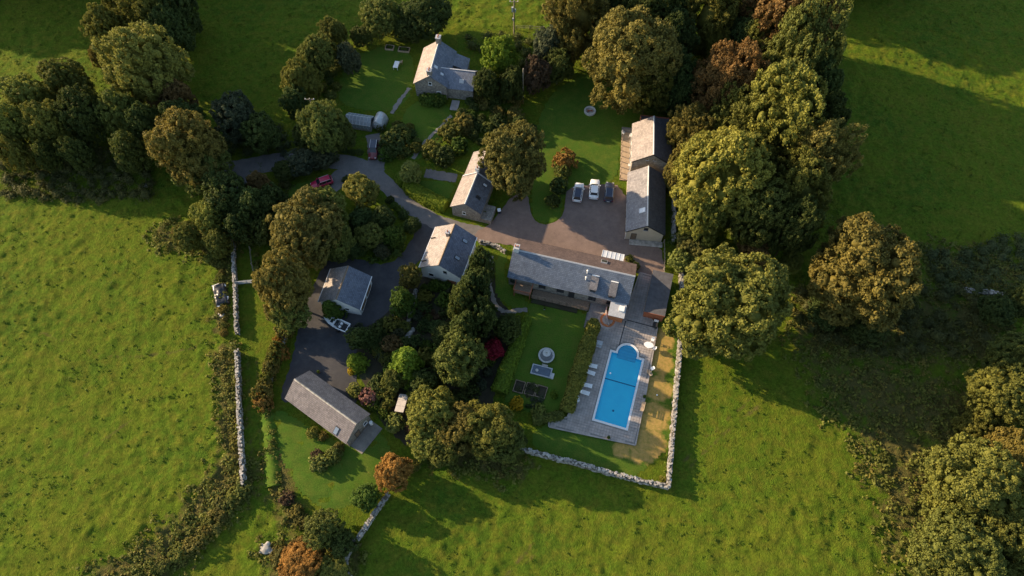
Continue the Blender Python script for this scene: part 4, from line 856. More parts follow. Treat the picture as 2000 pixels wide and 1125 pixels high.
for a in [(1128, 36, 62, 'brz', 'O'), (1105, 78, 34, 'brz', 'O'), (1228, 122, 78, 'brz', 'O'), (1268, 168, 44, 'oli', 'O'), (1205, 22, 46, 'drk', 'B'), (1262, 40, 56, 'drk', 'B'), (1310, 86, 50, 'drk', 'B'), (1312, 150, 42, 'drk', 'B'), (1310, 20, 40, 'drk', 'B'), (1385, 40, 52, 'oli', 'O'), (1440, 20, 46, 'yel', 'O'), (1440, 90, 36, 'drk', 'B'), (1400, 100, 26, 'yel', 'O'),
          (1545, 26, 76, 'rus', 'O'), (1565, 112, 68, 'oli', 'O'), (1480, 95, 40, 'oli', 'O'), (1416, 168, 66, 'rus', 'O'), (1490, 170, 50, 'oli', 'O'), (1600, 175, 40, 'drk', 'B'), (1535, 232, 76, 'yel', 'O'), (1352, 262, 44, 'brz', 'B'), (1440, 250, 56, 'oli', 'O'), (1400, 345, 82, 'yel', 'B'), (1455, 318, 60, 'oli', 'B'), (1585, 310, 60, 'brz', 'O'), (1560, 380, 56, 'oli', 'O'), (1480, 420, 56, 'oli', 'B'), (1370, 425, 44, 'yel', 'B'), (1330, 190, 30, 'drk', 'B'), (1335, 330, 34, 'brz', 'B'), (1600, 240, 44, 'drk', 'B'), (1545, 450, 40, 'drk', 'B')]:
    tree(*a, where=W6, group=G6, up=(7.5 if a[0] > 1500 else 5.0))
tree(1424, 594, 104, 'oli', 'B', 'huge rounded olive tree overhanging the pool garden wall', vr=0.95); tree(1688, 532, 104, 'brz', 'B', 'huge bronze oak standing alone in the shaded field', vr=0.95)
tree(1546, 512, 24, 'yel', 'M', 'small yellow tree between the two huge trees'); tree(1475, 492, 34, 'rus', 'M', 'rust brown tree behind the huge rounded olive tree'); tree(1350, 482, 32, 'brz', 'M', 'small bronze tree behind the yard fence'); tree(1328, 508, 26, 'pal', 'M', 'pale ivy-clad tree beside the pool shed')
W7 = 'beside the sunny lower field'; G7 = 'trees at the edge of the lower field'
for a in [(1985, 700, 56, 'oli', 'B'), (1955, 775, 62, 'oli', 'B'), (1905, 830, 36, 'oli', 'M'), (1900, 950, 84, 'oli', 'B'), (1975, 900, 60, 'brz', 'B'), (1870, 1080, 80, 'oli', 'B'), (1960, 1040, 70, 'oli', 'B'), (2010, 1110, 60, 'oli', 'B'), (1948, 606, 32, 'drk', 'M'), (1990, 590, 36, 'drk', 'M')]:
    tree(*a, where=W7, group=G7)
tree(1690, 640, 40, 'drk', 'M', 'dark thorn tree at the foot of the huge bronze oak', vr=0.7); tree(1610, 610, 34, 'drk', 'M', 'dark thorn tree on the shaded side of the bronze oak', vr=0.7)
# inner garden trees
tree(896, 700, 50, 'oli', 'M', 'broad olive tree beside the crimson maple', up=3.0); tree(870, 655, 26, 'drk', 'M', 'dark tree above the broad olive tree')
tree(902, 838, 46, 'brz', 'O', 'brown-leaved tree beside the lower garden wall'); tree(955, 836, 52, 'oli', 'O', 'open olive tree beside the golden clipped bush'); tree(985, 862, 40, 'oli', 'O', 'olive tree reaching over the lower garden wall'); tree(868, 880, 34, 'oli', 'O', 'olive tree in front of the brown-leaved tree')
tree(845, 808, 48, 'yel', 'B', 'yellow-green tree next to the cold frame'); tree(835, 862, 34, 'yel', 'M', 'yellow-green tree hanging over the slate barn lawn')
tree(792, 710, 46, 'lim', 'C', 'bushy green conifer in the inner garden', vr=0.8); tree(770, 740, 26, 'oli', 'M', 'olive bush tree beside the bushy conifer'); tree(828, 745, 28, 'drk', 'M', 'dark tree behind the bushy conifer')
tree(648, 604, 24, 'grn', 'C', 'dark green conifer at the white garage gable', vr=1.0); tree(695, 706, 22, 'lim', 'C', 'small green conifer beside the drive', vr=0.8)
tree(992, 640, 28, 'drk', 'M', 'dark clipped round tree beside the longhouse lawn', up=2.0)
tree(964, 682, 23, 'red', 'M', 'crimson maple beside the clipped hedge', vr=0.75)
for a in [(800, 540, 24, 'brz', 'M'), (786, 592, 26, 'grn', 'M'), (905, 600, 34, 'drk', 'M'), (925, 565, 30, 'drk', 'M'), (940, 620, 30, 'drk', 'M'), (940, 520, 24, 'drk', 'M'), (905, 640, 28, 'drk', 'M'), (700, 660, 24, 'drk', 'M')]:
    tree(*a, where='in the middle of the inner garden', group='trees of the inner garden', up=(5.5 if a[0] > 890 else 2.0))
tree(768, 922, 37, 'ora', 'M', 'orange-brown rounded tree at the foot of the slate barn lawn', vr=0.85); tree(714, 972, 27, 'grn', 'M', 'dark green tree with one sunlit side by the lower wall')
tree(632, 1035, 42, 'oli', 'M', 'olive tree above the rubble wall'); tree(665, 1060, 30, 'drk', 'M', 'dark tree shading the rubble wall'); tree(584, 1098, 44, 'ora', 'M', 'orange bracken thicket near the boulder heap', vr=0.5); tree(650, 1112, 34, 'yel', 'M', 'yellow-green thicket below the rubble wall', vr=0.5)
# trees beyond the frame whose shadows fall across the upper field
for x, y, r_ in ((-122, 86, 9.5), (-140, 82, 9.5), (-108, 84, 9.5), (-132, 97, 10), (-94, 85, 9.5), (-80, 84, 9), (-152, 92, 9.5), (-116, 100, 10), (-66, 86, 8), (58, 79, 10), (84, 82, 9), (40, 84, 9), (54, 87, 10), (26, 88, 8), (68, 86, 8), (46, 98, 10), (62, 100, 10), (82, 94, 8), (70, 76, 8)):
    t = empty('tree', (x, y, -0.1)); tag(t, 'tall tree in the hedgerow beyond the upper field', 'tree', 'hedgerow beyond the upper field'); c = link('crown', TR.choice(BIG), t); c.location.z = r_ * 1.05; c.scale = (r_, r_, r_); c.color = tint('oli'); k = link('trunk', TRUNK[0], t); k.scale = (r_ * .6, r_ * .6, r_)

# ---- shrubs
for a in [(765, 672, 20, 'rus', 'rust brown feathery shrub beside the bushy conifer'), (720, 776, 17, 'pnk', 'pinkish hydrangea shrub beside the slate barn'), (692, 762, 15, 'pal', 'pale lime shrub at the corner of the slate barn'), (771, 826, 19, 'pal', 'pale rounded shrub beside the slate barn lawn'), (1010, 788, 14, 'gol', 'golden yellow clipped bush beside the parterre'), (1052, 804, 15, 'yel', 'yellow-green clipped bush beside the parterre'), (686, 725, 8, 'gol', 'small golden shrub beside the drive'),
          (805, 838, 14, 'brn', 'brown-topped bush beside the pale rounded shrub'), (1082, 770, 8, 'lim', 'slim bright shrub beside the pool hedge'), (1103, 312, 22, 'ora', 'orange-brown rounded bush on the barn lawn'), (1098, 335, 16, 'oli', 'olive bush under the orange-brown bush'), (1092, 362, 18, 'drk', 'dark bush beside the parked white car'), (1080, 392, 14, 'drk', 'dark bush at the tip of the barn lawn'), (1230, 505, 9, 'yel', 'yellow-green shrub beside the glazed canopy'), (1240, 520, 9, 'oli', 'olive shrub at the longhouse corner'),
          (652, 888, 16, 'oli', 'olive shrub in the sunny lawn group'), (622, 905, 18, 'pal', 'pale leafy shrub in the sunny lawn group'), (618, 890, 12, 'brn', 'brown shrub in the sunny lawn group'), (640, 898, 14, 'yel', 'yellow shrub in the sunny lawn group'), (610, 845, 12, 'yel', 'yellow shrub against the slate barn wall'), (630, 852, 10, 'brz', 'bronze shrub against the slate barn wall'), (660, 875, 11, 'brz', 'bronze shrub at the slate barn corner'), (845, 292, 22, 'oli', 'olive rounded shrub beside the pale garden path'), (880, 256, 22, 'oli', 'olive shrub above the pale garden path'), (905, 240, 22, 'brz', 'bronze shrub above the pale garden path'),
          (868, 305, 20, 'drk', 'dark shrub beside the stable cottage'), (895, 285, 18, 'grn', 'green shrub beside the stable cottage'), (768, 283, 26, 'drk', 'dark shrub beside the maroon car'), (780, 262, 20, 'oli', 'olive shrub beside the maroon car'), (755, 300, 16, 'grn', 'green shrub beside the maroon car'), (1295, 937, 8, 'yel', 'yellow shrub in the pool garden corner'), (548, 690, 16, 'ora', 'red-orange shrub on the low wall beside the drive'), (835, 195, 14, 'grn', 'green shrub under the cottage gable'), (855, 196, 14, 'grn', 'leafy green shrub under the cottage gable'), (945, 415, 10, 'drk', 'dark shrub beside the stable cottage yard wall')]:
    shrub(*a[:4], label=a[4])
def scatter(poly, n, rmin, rmax, keys, where, group, seed, avoid=(), vr=1.0, stuff=False):
    rr = random.Random(seed); A = PL(poly); xs = [p[0] for p in A]; ys = [p[1] for p in A]; av = [PL(q) for q in avoid]; k = 0; done = []
    for _ in range(n * 40):
        x = rr.uniform(min(xs), max(xs)); y = rr.uniform(min(ys), max(ys))
        if not inside(x, y, A) or any(inside(x, y, q) for q in av): continue
        r_ = rr.uniform(rmin, rmax)
        if any((x - a) ** 2 + (y - b) ** 2 < (0.7 * (r_ + c)) ** 2 for a, b, c in done): continue
        done.append((x, y, r_)); key = rr.choice(keys); k += 1
        if not stuff: shrub_w(x, y, r_, key, f'{LC[key][1]} shrub {where}', group, vr)
        if k >= n: break
    if stuff: thicket('undergrowth', done, keys, f'undergrowth {where}', seed, vr)
def thicket(name, spots, keys, label, seed, vr=1.0, nl=300, leaf=0.14):
    r = np.random.RandomState(seed); iv, if_ = ico(); V = []; F = []; nv = 0; C = []; N = []; S = []
    for x, y, q in spots:
        z = min(0.0, gz(x, y)) + q * .25 * vr; c = np.array([x, y, z]); b_ = 1 + (r.rand(len(iv), 1) - .5) * .5; V.append(c + iv * b_ * np.array([q, q, q * vr]) * .5); F.append(if_ + nv); nv += len(iv)
        k = int(nl * max(.5, q) ** 1.2); d = rdirs(r, k); d[:, 2] = np.abs(d[:, 2]) * 1.1 - .15; lump = 0.8 + 0.45 * np.sin(d[:, 0] * 5 + x * 3) * np.sin(d[:, 1] * 5 + y * 3) + .2 * np.sin(d[:, 2] * 7 + x)
        C.append(c + d * (q * lump * r.uniform(.55, 1.15, k))[:, None] * np.array([1, 1, vr])); N.append(d)
    C = np.vstack(C); N = np.vstack(N); lv, lf = leaves(r, C, N + np.array([0, 0, .2]), leaf); o = empty(name, (spots[0][0], spots[0][1], 0)); off = np.array([spots[0][0], spots[0][1], 0]); tag(o, label, 'undergrowth', kind='stuff')
    col = np.mean([LC[k][0] for k in keys], 0) * 1.1
    for nm, me in (('branches', np_mesh('branches', np.vstack(V) - off, np.vstack(F))), ('leaves', np_mesh('leaves', lv - off, lf))):
        b_ = link(nm, me, o, M['leaf']); b_.color = (*col, 1); tag(b_, kind='stuff')
    return o
def row(pts, step, r_, keys, where, group, seed, jit=0.5, vr=1.0, stuff=False):
    rr = random.Random(seed); done = []
    for x, y in resample(PL(pts), step, False):
        q = r_ * rr.uniform(.65, 1.25); key = rr.choice(keys); x += rr.uniform(-jit, jit); y += rr.uniform(-jit, jit)
        if stuff: done.append((x, y, q))
        else: shrub_w(x, y, q, key, f'{LC[key][1]} bush {where}', group, vr)
    if stuff: thicket('undergrowth', done, keys, f'undergrowth {where}', seed, vr)
scatter([(815, 560), (890, 560), (955, 500), (960, 600), (985, 640), (955, 740), (900, 800), (800, 800), (745, 800), (735, 700), (700, 660), (760, 620), (790, 640), (830, 600)], 78, 0.8, 1.7, ['drk', 'drk', 'drk', 'grn', 'oli', 'gry'], 'packed into the inner garden', 'shrubs of the inner garden', 1)
scatter([(815, 600), (885, 600), (880, 700), (830, 690)], 14, 0.5, 1.0, ['brn'], 'in the faded stalks of the inner garden', 'faded stalks', 2, vr=0.8)
scatter([(735, 690), (700, 640), (735, 630), (780, 660), (760, 730)], 9, 0.6, 1.1, ['drk', 'gry'], 'beside the garage yard', 'shrubs beside the garage yard', 3)
scatter([(890, 250), (930, 160), (960, 190), (1010, 190), (1040, 260), (960, 280), (930, 280)], 34, 0.8, 1.7, ['drk', 'drk', 'oli', 'grn', 'brz'], 'between the cottages', 'shrubs between the cottages', 4)
scatter([(905, 75), (1000, 66), (1060, 80), (1080, 130), (1040, 175), (935, 170), (940, 120)], 34, 0.9, 1.8, ['drk', 'drk', 'grn', 'brn'], 'in the dark hedge bank beyond the cottage', 'shrubs of the hedge bank', 5, stuff=True)
scatter([(1315, 240), (1345, 230), (1345, 480), (1312, 480)], 26, 0.8, 1.5, ['drk', 'grn'], 'along the wall behind the barns', 'shrubs behind the barns', 6, stuff=True)
scatter([(1250, 160), (1330, 130), (1340, 225), (1270, 215)], 18, 0.9, 1.8, ['drk'], 'beside the barn house roof', 'x', 7, stuff=True)
scatter([(1340, 100), (1620, 60), (1640, 300), (1600, 470), (1350, 470), (1345, 250)], 70, 1.2, 2.4, ['drk', 'drk', 'oli'], 'under the tall belt', 'undergrowth of the tall belt', 8, stuff=True)
scatter([(1560, 560), (1840, 560), (1980, 600), (1900, 690), (1640, 690), (1560, 640)], 60, 1.0, 2.4, ['drk', 'drk', 'brn'], 'in the thicket below the huge bronze oak', 'thicket below the oak', 9, vr=0.8, stuff=True)
scatter([(1810, 500), (2000, 460), (2000, 590), (1830, 570)], 30, 1.0, 2.0, ['drk', 'gry'], 'on the shaded field bank', 'shrubs on the shaded field bank', 10, vr=0.8, stuff=True)
scatter([(0, 285), (280, 285), (300, 385), (150, 395), (0, 380)], 80, 1.0, 2.2, ['drk', 'drk', 'brn'], 'at the foot of the wood', 'undergrowth at the foot of the wood', 11, vr=0.8, stuff=True)
scatter([(395, 390), (560, 360), (545, 470), (470, 480), (400, 470)], 30, 0.9, 1.8, ['drk', 'drk', 'brn'], 'below the lane fork', 'undergrowth below the lane fork', 12, stuff=True)
scatter([(420, 265), (560, 250), (620, 285), (520, 298), (430, 315)], 24, 0.8, 1.6, ['drk', 'gry'], 'on the bank above the lane', 'shrubs on the bank above the lane', 13, stuff=True)
scatter([(640, 455), (720, 440), (800, 445), (780, 500), (720, 512), (650, 495)], 26, 0.8, 1.5, ['drk', 'grn'], 'on the bank above the garage', 'shrubs on the bank above the garage', 14, stuff=True)
scatter([(740, 240), (800, 245), (830, 290), (780, 318), (742, 290)], 14, 0.6, 1.2, ['drk', 'oli'], 'around the parked maroon car', 'shrubs around the maroon car', 15)
scatter([(640, 105), (690, 90), (680, 130), (650, 190), (625, 200)], 14, 0.8, 1.5, ['oli', 'drk'], 'on the edge of the cottage lawn', 'shrubs on the cottage lawn edge', 16)
scatter([(1000, 745), (1075, 762), (1060, 800), (1000, 790)], 10, 0.35, 0.6, ['drk', 'gry'], 'in the small parterre', 'parterre shrubs', 17, vr=0.7)
scatter([(830, 858), (960, 885), (1030, 880), (1020, 850), (960, 850)], 20, 0.7, 1.4, ['oli', 'drk', 'brz'], 'along the inside of the lower garden wall', 'shrubs inside the lower wall', 18)
row([(432, 505), (437, 560), (440, 610), (442, 650)], 1.3, 0.75, ['brz', 'oli', 'brn'], 'against the upper field wall', 'bushes against the upper field wall', 21, 0.3)
row([(440, 690), (445, 770), (455, 850), (460, 930)], 1.3, 0.6, ['brz', 'brz', 'yel'], 'on the field side of the long dry wall', 'bushes beside the long dry wall', 22, 0.5, 0.8, stuff=True)
row([(470, 950), (430, 1010), (360, 1070), (280, 1125)], 1.1, 1.15, ['brz', 'oli', 'oli', 'yel'], 'in the bramble hedge crossing the lower field', 'bramble hedge bushes', 23, 0.8, 0.8)
row([(476, 955), (445, 1000), (375, 1065), (300, 1120)], 1.2, 1.1, ['brz', 'oli'], 'filling the bramble hedge across the lower field', 'x', 24, 0.7, 0.7, stuff=True)
row([(560, 640), (545, 690), (525, 740), (515, 790)], 1.2, 1.35, ['brz', 'oli', 'rus', 'ora'], 'on the bank between track and drive', 'bushes between track and drive', 25, 0.4, 1.7)
row([(520, 800), (530, 860), (540, 930), (560, 985)], 1.1, 0.7, ['brz', 'oli', 'grn'], 'along the track beside the slate barn lawn', 'bushes along the track', 26, 0.3, 0.8, stuff=True)
row([(555, 970), (575, 1000), (590, 1030)], 1.0, 1.1, ['brz', 'brn'], 'at the bend of the grass track', 'bushes at the track bend', 27, 0.6)
row([(500, 500), (506, 540), (512, 560)], 1.2, 0.8, ['brz', 'drk', 'oli'], 'along the wire fence by the gate', 'bushes along the wire fence', 28, 0.4, stuff=True)
row([(345, 455), (400, 490), (415, 520)], 1.3, 1.0, ['oli', 'brz', 'yel'], 'at the top corner of the sunny field', 'bushes at the sunny field corner', 29, 0.8)
row([(540, 1085), (600, 1080), (650, 1120)], 1.2, 1.2, ['ora', 'brz', 'yel'], 'in the bracken near the boulder heap', 'bracken bushes', 30, 0.9, 0.7)
row([(760, 935), (790, 910), (850, 900)], 1.2, 0.9, ['grn', 'oli'], 'at the foot of the lower garden wall', 'bushes at the foot of the lower wall', 31, 0.5, 0.8)
row([(1322, 690), (1316, 780), (1308, 860), (1302, 920)], 1.2, 0.35, ['lim', 'grn'], 'in the green border inside the pool wall', 'border plants inside the pool wall', 32, 0.2, 0.8, stuff=True)
row([(1332, 500), (1333, 560), (1333, 640)], 1.3, 0.8, ['drk', 'oli'], 'inside the wall under the huge rounded tree', 'shrubs under the huge rounded tree', 33, 0.4, stuff=True)

row([(560, 300), (600, 292), (660, 294), (700, 298)], 1.3, 0.8, ['drk', 'oli', 'gry'], 'on the upper verge of the lane', 'upper verge shrubs', 34, 0.4, 0.8)
row([(760, 395), (790, 425), (820, 440)], 1.2, 0.8, ['drk', 'grn', 'oli'], 'on the lower verge of the lane bend', 'lower verge shrubs', 35, 0.4)
row([(670, 355), (700, 350), (735, 372)], 1.3, 0.7, ['drk', 'oli'], 'around the pale olive tree by the lane', 'shrubs round the pale olive tree', 36, 0.4)
scatter([(715, 790), (740, 760), (770, 790), (760, 815)], 8, 0.6, 1.1, ['oli', 'yel', 'grn'], 'between slate barn and cold frame', 'shrubs by the cold frame', 37)

# ---- clipped hedges
def hedge(pts, width, height, key, label, seed, taper=0.75, leaf=0.12, dens=160, wob=0.18):
    r = np.random.RandomState(seed); c = np.array(resample(PL(pts), 0.5, False)); t = np.gradient(c, axis=0); t /= np.linalg.norm(t, axis=1)[:, None]; nn = np.stack([-t[:, 1], t[:, 0]], 1)
    wd = np.interp(np.arange(len(c)), np.linspace(0, len(c) - 1, len(width)), width) if hasattr(width, '__len__') else np.full(len(c), width)
    prof = [(-0.5, 0), (-0.52, 0.45), (-0.5 * taper, 0.92), (-0.2, 1.0), (0.2, 1.0), (0.5 * taper, 0.92), (0.52, 0.45), (0.5, 0)]
    secs = []
    for i in range(len(c)):
        k = 1 + (vnoise(np.array([i * .45]), np.array([seed * 1.]), 3)[0] - .5) * wob * 2; hh = height * (1 + (vnoise(np.array([i * .5]), np.array([seed * 2.]), 4)[0] - .5) * wob)
        e = 0.75 if i in (0, len(c) - 1) else 1; secs.append([(*(c[i] + nn[i] * a * wd[i] * k * e), b * hh - 0.05) for a, b in prof])
    m = MB(); m.loft(secs); o = empty('hedge', (c[0][0], c[0][1], 0)); tag(o, label, 'hedge'); off = np.array([c[0][0], c[0][1], 0])
    m.v = [tuple(np.array(v) - off) for v in m.v]; b = m.build('branches', M['leaf'], o); b.color = tint(key)
    S = np.array(secs) - off; n0 = len(secs); k = int(dens * n0); i = r.randint(0, n0 - 1, k); j = r.randint(0, 7, k); u = r.rand(k, 1); v = r.rand(k, 1)
    p = (S[i, j] * (1 - u) + S[i + 1, j] * u) * (1 - v) + (S[i, j + 1] * (1 - u) + S[i + 1, j + 1] * u) * v
    N = np.cross(S[i + 1, j] - S[i, j], S[i, j + 1] - S[i, j]); N /= np.linalg.norm(N, axis=1)[:, None] + 1e-9
    mid = S.mean(1)[i]; N *= np.sign(((p - mid) * N).sum(1))[:, None]
    lv, lf = leaves(r, p + N * r.uniform(-.05, .24, (k, 1)), N * .7 + np.array([0, 0, .2]), leaf, 0.7); me = np_mesh('leaves', lv, lf); l = link('leaves', me, o, M['leaf']); l.color = tint(key); tag(l, kind='stuff'); return o
hedge([(1160, 634), (1150, 668), (1136, 712), (1122, 755), (1106, 806)], [1.7, 1.9, 2.3, 2.2, 2.0], 2.2, 'yel', 'tall bronze-green hedge between the lawn and the pool deck', 1, wob=0.22, leaf=0.16, dens=240)
hedge([(1031, 624), (1012, 672), (990, 725), (974, 768)], [1.2, 1.8, 2.3, 2.5], 1.5, 'lim', 'dark clipped hedge along the sunken longhouse lawn', 2, dens=200, wob=0.08)
hedge([(794, 366), (812, 378), (840, 393), (872, 408)], [2.0, 2.6, 2.8, 2.6], 1.9, 'lim', 'bright green clipped hedge beside the lane bend', 3, dens=220, leaf=0.13, wob=0.12)
hedge([(780, 345), (788, 362)], 1.6, 1.4, 'lim', 'short bright hedge below the small pale tree', 4)
hedge([(1040, 822), (1070, 818), (1100, 812)], 1.3, 1.2, 'oli', 'low olive hedge at the corner of the paved deck', 5, wob=0.3)
hedge([(820, 196), (850, 198), (872, 196)], 1.6, 1.2, 'grn', 'low green hedge below the stone cottage gable', 6, wob=0.4)
# ---- rough grass and bramble tussocks that nobody could count
def tussocks(name, n, seed, size, keyfn, key, h=0.25, nl=14, label=None, cat=None):
    r = np.random.RandomState(seed); x = r.uniform(-118, 118, n * 12); y = r.uniform(-50, 78, n * 12); f = keyfn(x, y); ok = (r.rand(len(x)) < f) & ~inside(x, y, ESTATE); x = x[ok][:n]; y = y[ok][:n]
    ji = np.clip(np.searchsorted(gx, x), 0, n1 - 1); ii = np.clip(np.searchsorted(gy, y), 0, n0 - 1); z = GZ[ii, ji]
    k = len(x); C = np.repeat(np.stack([x, y, z], 1), nl, 0); q = np.repeat(r.uniform(.5, 1.5, k) * size, nl)
    d = rdirs(r, k * nl); d[:, 2] = np.abs(d[:, 2]); C = C + d * (q * r.uniform(.2, 1, k * nl))[:, None] * np.array([1, 1, h / size * 1.2])
    lv, lf = leaves(r, C, d + np.array([0, 0, .5]), size * 0.32); me = np_mesh(name, lv, lf); o = link(name, me, None, M['leaf']); o.color = (*(LC[key][0] if name != 'meadow_grass' else (0.085, 0.135, 0.013)), 1); return tag(o, label, cat, kind='stuff')
tussocks('bramble_patch', 3600, 1, 0.65, lambda x, y: np.clip(rough_fac(x, y) * 1.4 * vnoise(x / 2.2, y / 2.2, 21) ** 1.5 * 2, 0, 1), 'oli', 0.5, 16, 'bronze-green bramble scrub spreading over the rough field edges', 'bramble')
tussocks('rough_weeds', 3200, 2, 0.55, lambda x, y: np.clip(rough_fac(x, y) * 1.2, 0, 1) * vnoise(x / 3, y / 3, 22), 'brz', 0.4, 14, 'olive weeds mixed through the bramble scrub', 'weeds')
tussocks('meadow_grass', 7000, 3, 0.36, lambda x, y: 0.10 + vnoise(x / 5, y / 5, 23) ** 3 * 0.9, 'grn', 0.16, 10, 'tufts of longer meadow grass across the open fields', 'grass')

# ------------------------------------------------------------ dry stone walls
def stone_wall(pts, h, wd, label, seed, z=1.0, name='dry_stone_wall', dens=9.0, size=0.30, mat='drystone'):
    rr = random.Random(seed); c = np.array(smooth_line(PL(pts, z), 1)); c = np.array(resample([tuple(q) for q in c], 0.35, False))
    t = np.gradient(c, axis=0); t /= np.linalg.norm(t, axis=1)[:, None]; nn = np.stack([-t[:, 1], t[:, 0]], 1); org = c[0]
    o = empty(name, (org[0], org[1], 0)); tag(o, label, 'wall'); m = MB(); secs = []
    for i in range(len(c)):
        zb = min(-0.1, gz(*c[i]) - 0.15); k = wd * 0.40; secs.append([(*(c[i] - org - nn[i] * k * 1.25), zb), (*(c[i] - org - nn[i] * k), h * .88), (*(c[i] - org + nn[i] * k), h * .88), (*(c[i] - org + nn[i] * k * 1.25), zb)])
    m.loft(secs); m.build('core', M['drystone_core'], o)
    m = MB()
    def st(p, ax_, ay_, s_):
        q = []
        for sz in (-1, 1):
            for sx, sy in ((-1, -1), (1, -1), (1, 1), (-1, 1)):
                q.append((p[0] + (ax_[0] * sx * s_[0] + ay_[0] * sy * s_[1]) * rr.uniform(.7, 1.0), p[1] + (ax_[1] * sx * s_[0] + ay_[1] * sy * s_[1]) * rr.uniform(.7, 1.0), p[2] + sz * s_[2] * rr.uniform(.7, 1.0)))
        m.hexa(q)
    L = len(c) * 0.35
    for _ in range(int(L * dens * 1.6)):                       # faces
        i = rr.randrange(len(c)); sd_ = rr.choice((-1, 1)); zz = rr.uniform(0, h * .95); s_ = size * rr.uniform(.6, 1.2)
        off = sd_ * wd * (0.50 - 0.10 * zz / h) * rr.uniform(.9, 1.05); p = (*(c[i] - org + nn[i] * off + t[i] * rr.uniform(-.17, .17)), zz); st(p, t[i], nn[i], (s_ * .75, s_ * .4, s_ * .42))
    for _ in range(int(L * dens * 0.9)):                       # coping stones
        i = rr.randrange(len(c)); s_ = size * rr.uniform(.6, 1.25); p = (*(c[i] - org + nn[i] * rr.uniform(-.36, .36) * wd + t[i] * rr.uniform(-.17, .17)), h * rr.uniform(.9, 1.06)); a = rr.uniform(0, 3.1); st(p, (math.cos(a), math.sin(a)), (-math.sin(a), math.cos(a)), (s_ * .62, s_ * .42, s_ * .35))
    tag(m.build('stones', M[mat], o), kind='stuff'); return o
stone_wall([(453, 455), (456, 520), (459, 590), (461, 648)], 1.1, 0.55, 'dry stone wall beside the field gate', 1)
stone_wall([(462, 684), (464, 740), (467, 830), (474, 945)], 1.15, 0.6, 'long pale dry stone wall along the grass track', 2)
stone_wall([(1000, 868), (1040, 882), (1130, 904), (1220, 930), (1306, 950)], 1.1, 0.6, 'dry stone wall closing the lower side of the pool garden', 3, 1.05)
stone_wall([(1306, 948), (1312, 880), (1319, 790), (1330, 665), (1333, 590), (1331, 510)], 1.3, 0.6, 'straight dry stone wall between the pool garden and the field', 4, 1.1)
stone_wall([(757, 966), (735, 995), (708, 1038), (690, 1062)], 0.8, 0.6, 'low mossy dry stone wall below the orange-brown tree', 5, 0.7)
stone_wall([(690, 1062), (676, 1078), (668, 1098), (680, 1130)], 0.7, 1.1, 'tumbled rubble wall beside the olive tree', 6, 0.6, size=0.36)
stone_wall([(1885, 565), (1930, 570), (1985, 578)], 0.7, 0.9, 'pale rubble wall on the shaded field bank', 7, 0.6)
stone_wall([(556, 655), (540, 700), (526, 742)], 0.8, 0.5, 'short garden wall on the bank beside the drive', 8, 0.7)
stone_wall([(1319, 300), (1318, 390), (1316, 470)], 1.0, 0.6, 'stone wall hidden behind the barn', 9, 1.0)
stone_wall([(812, 566), (804, 596), (796, 634)], 0.5, 0.6, 'low grey wall in the inner garden', 10, 0.45)
stone_wall([(938, 470), (962, 474), (985, 488)], 0.9, 0.45, 'low white-topped wall between white cottage and longhouse', 11, 0.9)
def boulders(px, py, spots, label, seed, name='boulder_heap'):
    rr = random.Random(seed); c = P(px, py); o = empty(name, (c[0], c[1], min(0, gz(c[0], c[1])))); tag(o, label, 'rocks'); iv, if_ = ico()
    for x, y, s_ in spots:
        v = iv * (1 + (np.random.RandomState(rr.randrange(999)).rand(len(iv), 1) - .5) * .5) * np.array([s_, s_ * rr.uniform(.7, 1.1), s_ * .6]) + np.array([x, y, s_ * .3]); b = np_mesh('boulder', v, if_); link('boulder', b, o, M['drystone'])
boulders(518, 1072, [(0, 0, .8), (-.6, .4, .5), (.8, -.3, .6), (.2, .7, .45), (1.4, -.5, .4), (-.7, -.4, .4)], 'heap of pale boulders at the edge of the bracken', 1)
boulders(278, 364, [(0, 0, .45), (.8, -.1, .5), (.4, .4, .35)], 'few pale rocks at the foot of the wood', 2)
boulders(800, 650, [(0, 0, .7), (.5, .5, .5), (-.4, -.6, .5), (.2, -1.0, .4), (-.3, .6, .5)], 'grey rockery in the inner garden', 3)
boulders(430, 612, [(0, 0, .4), (.5, -.4, .45), (.9, -.9, .35)], 'few pale stones beside the covered heap', 4)

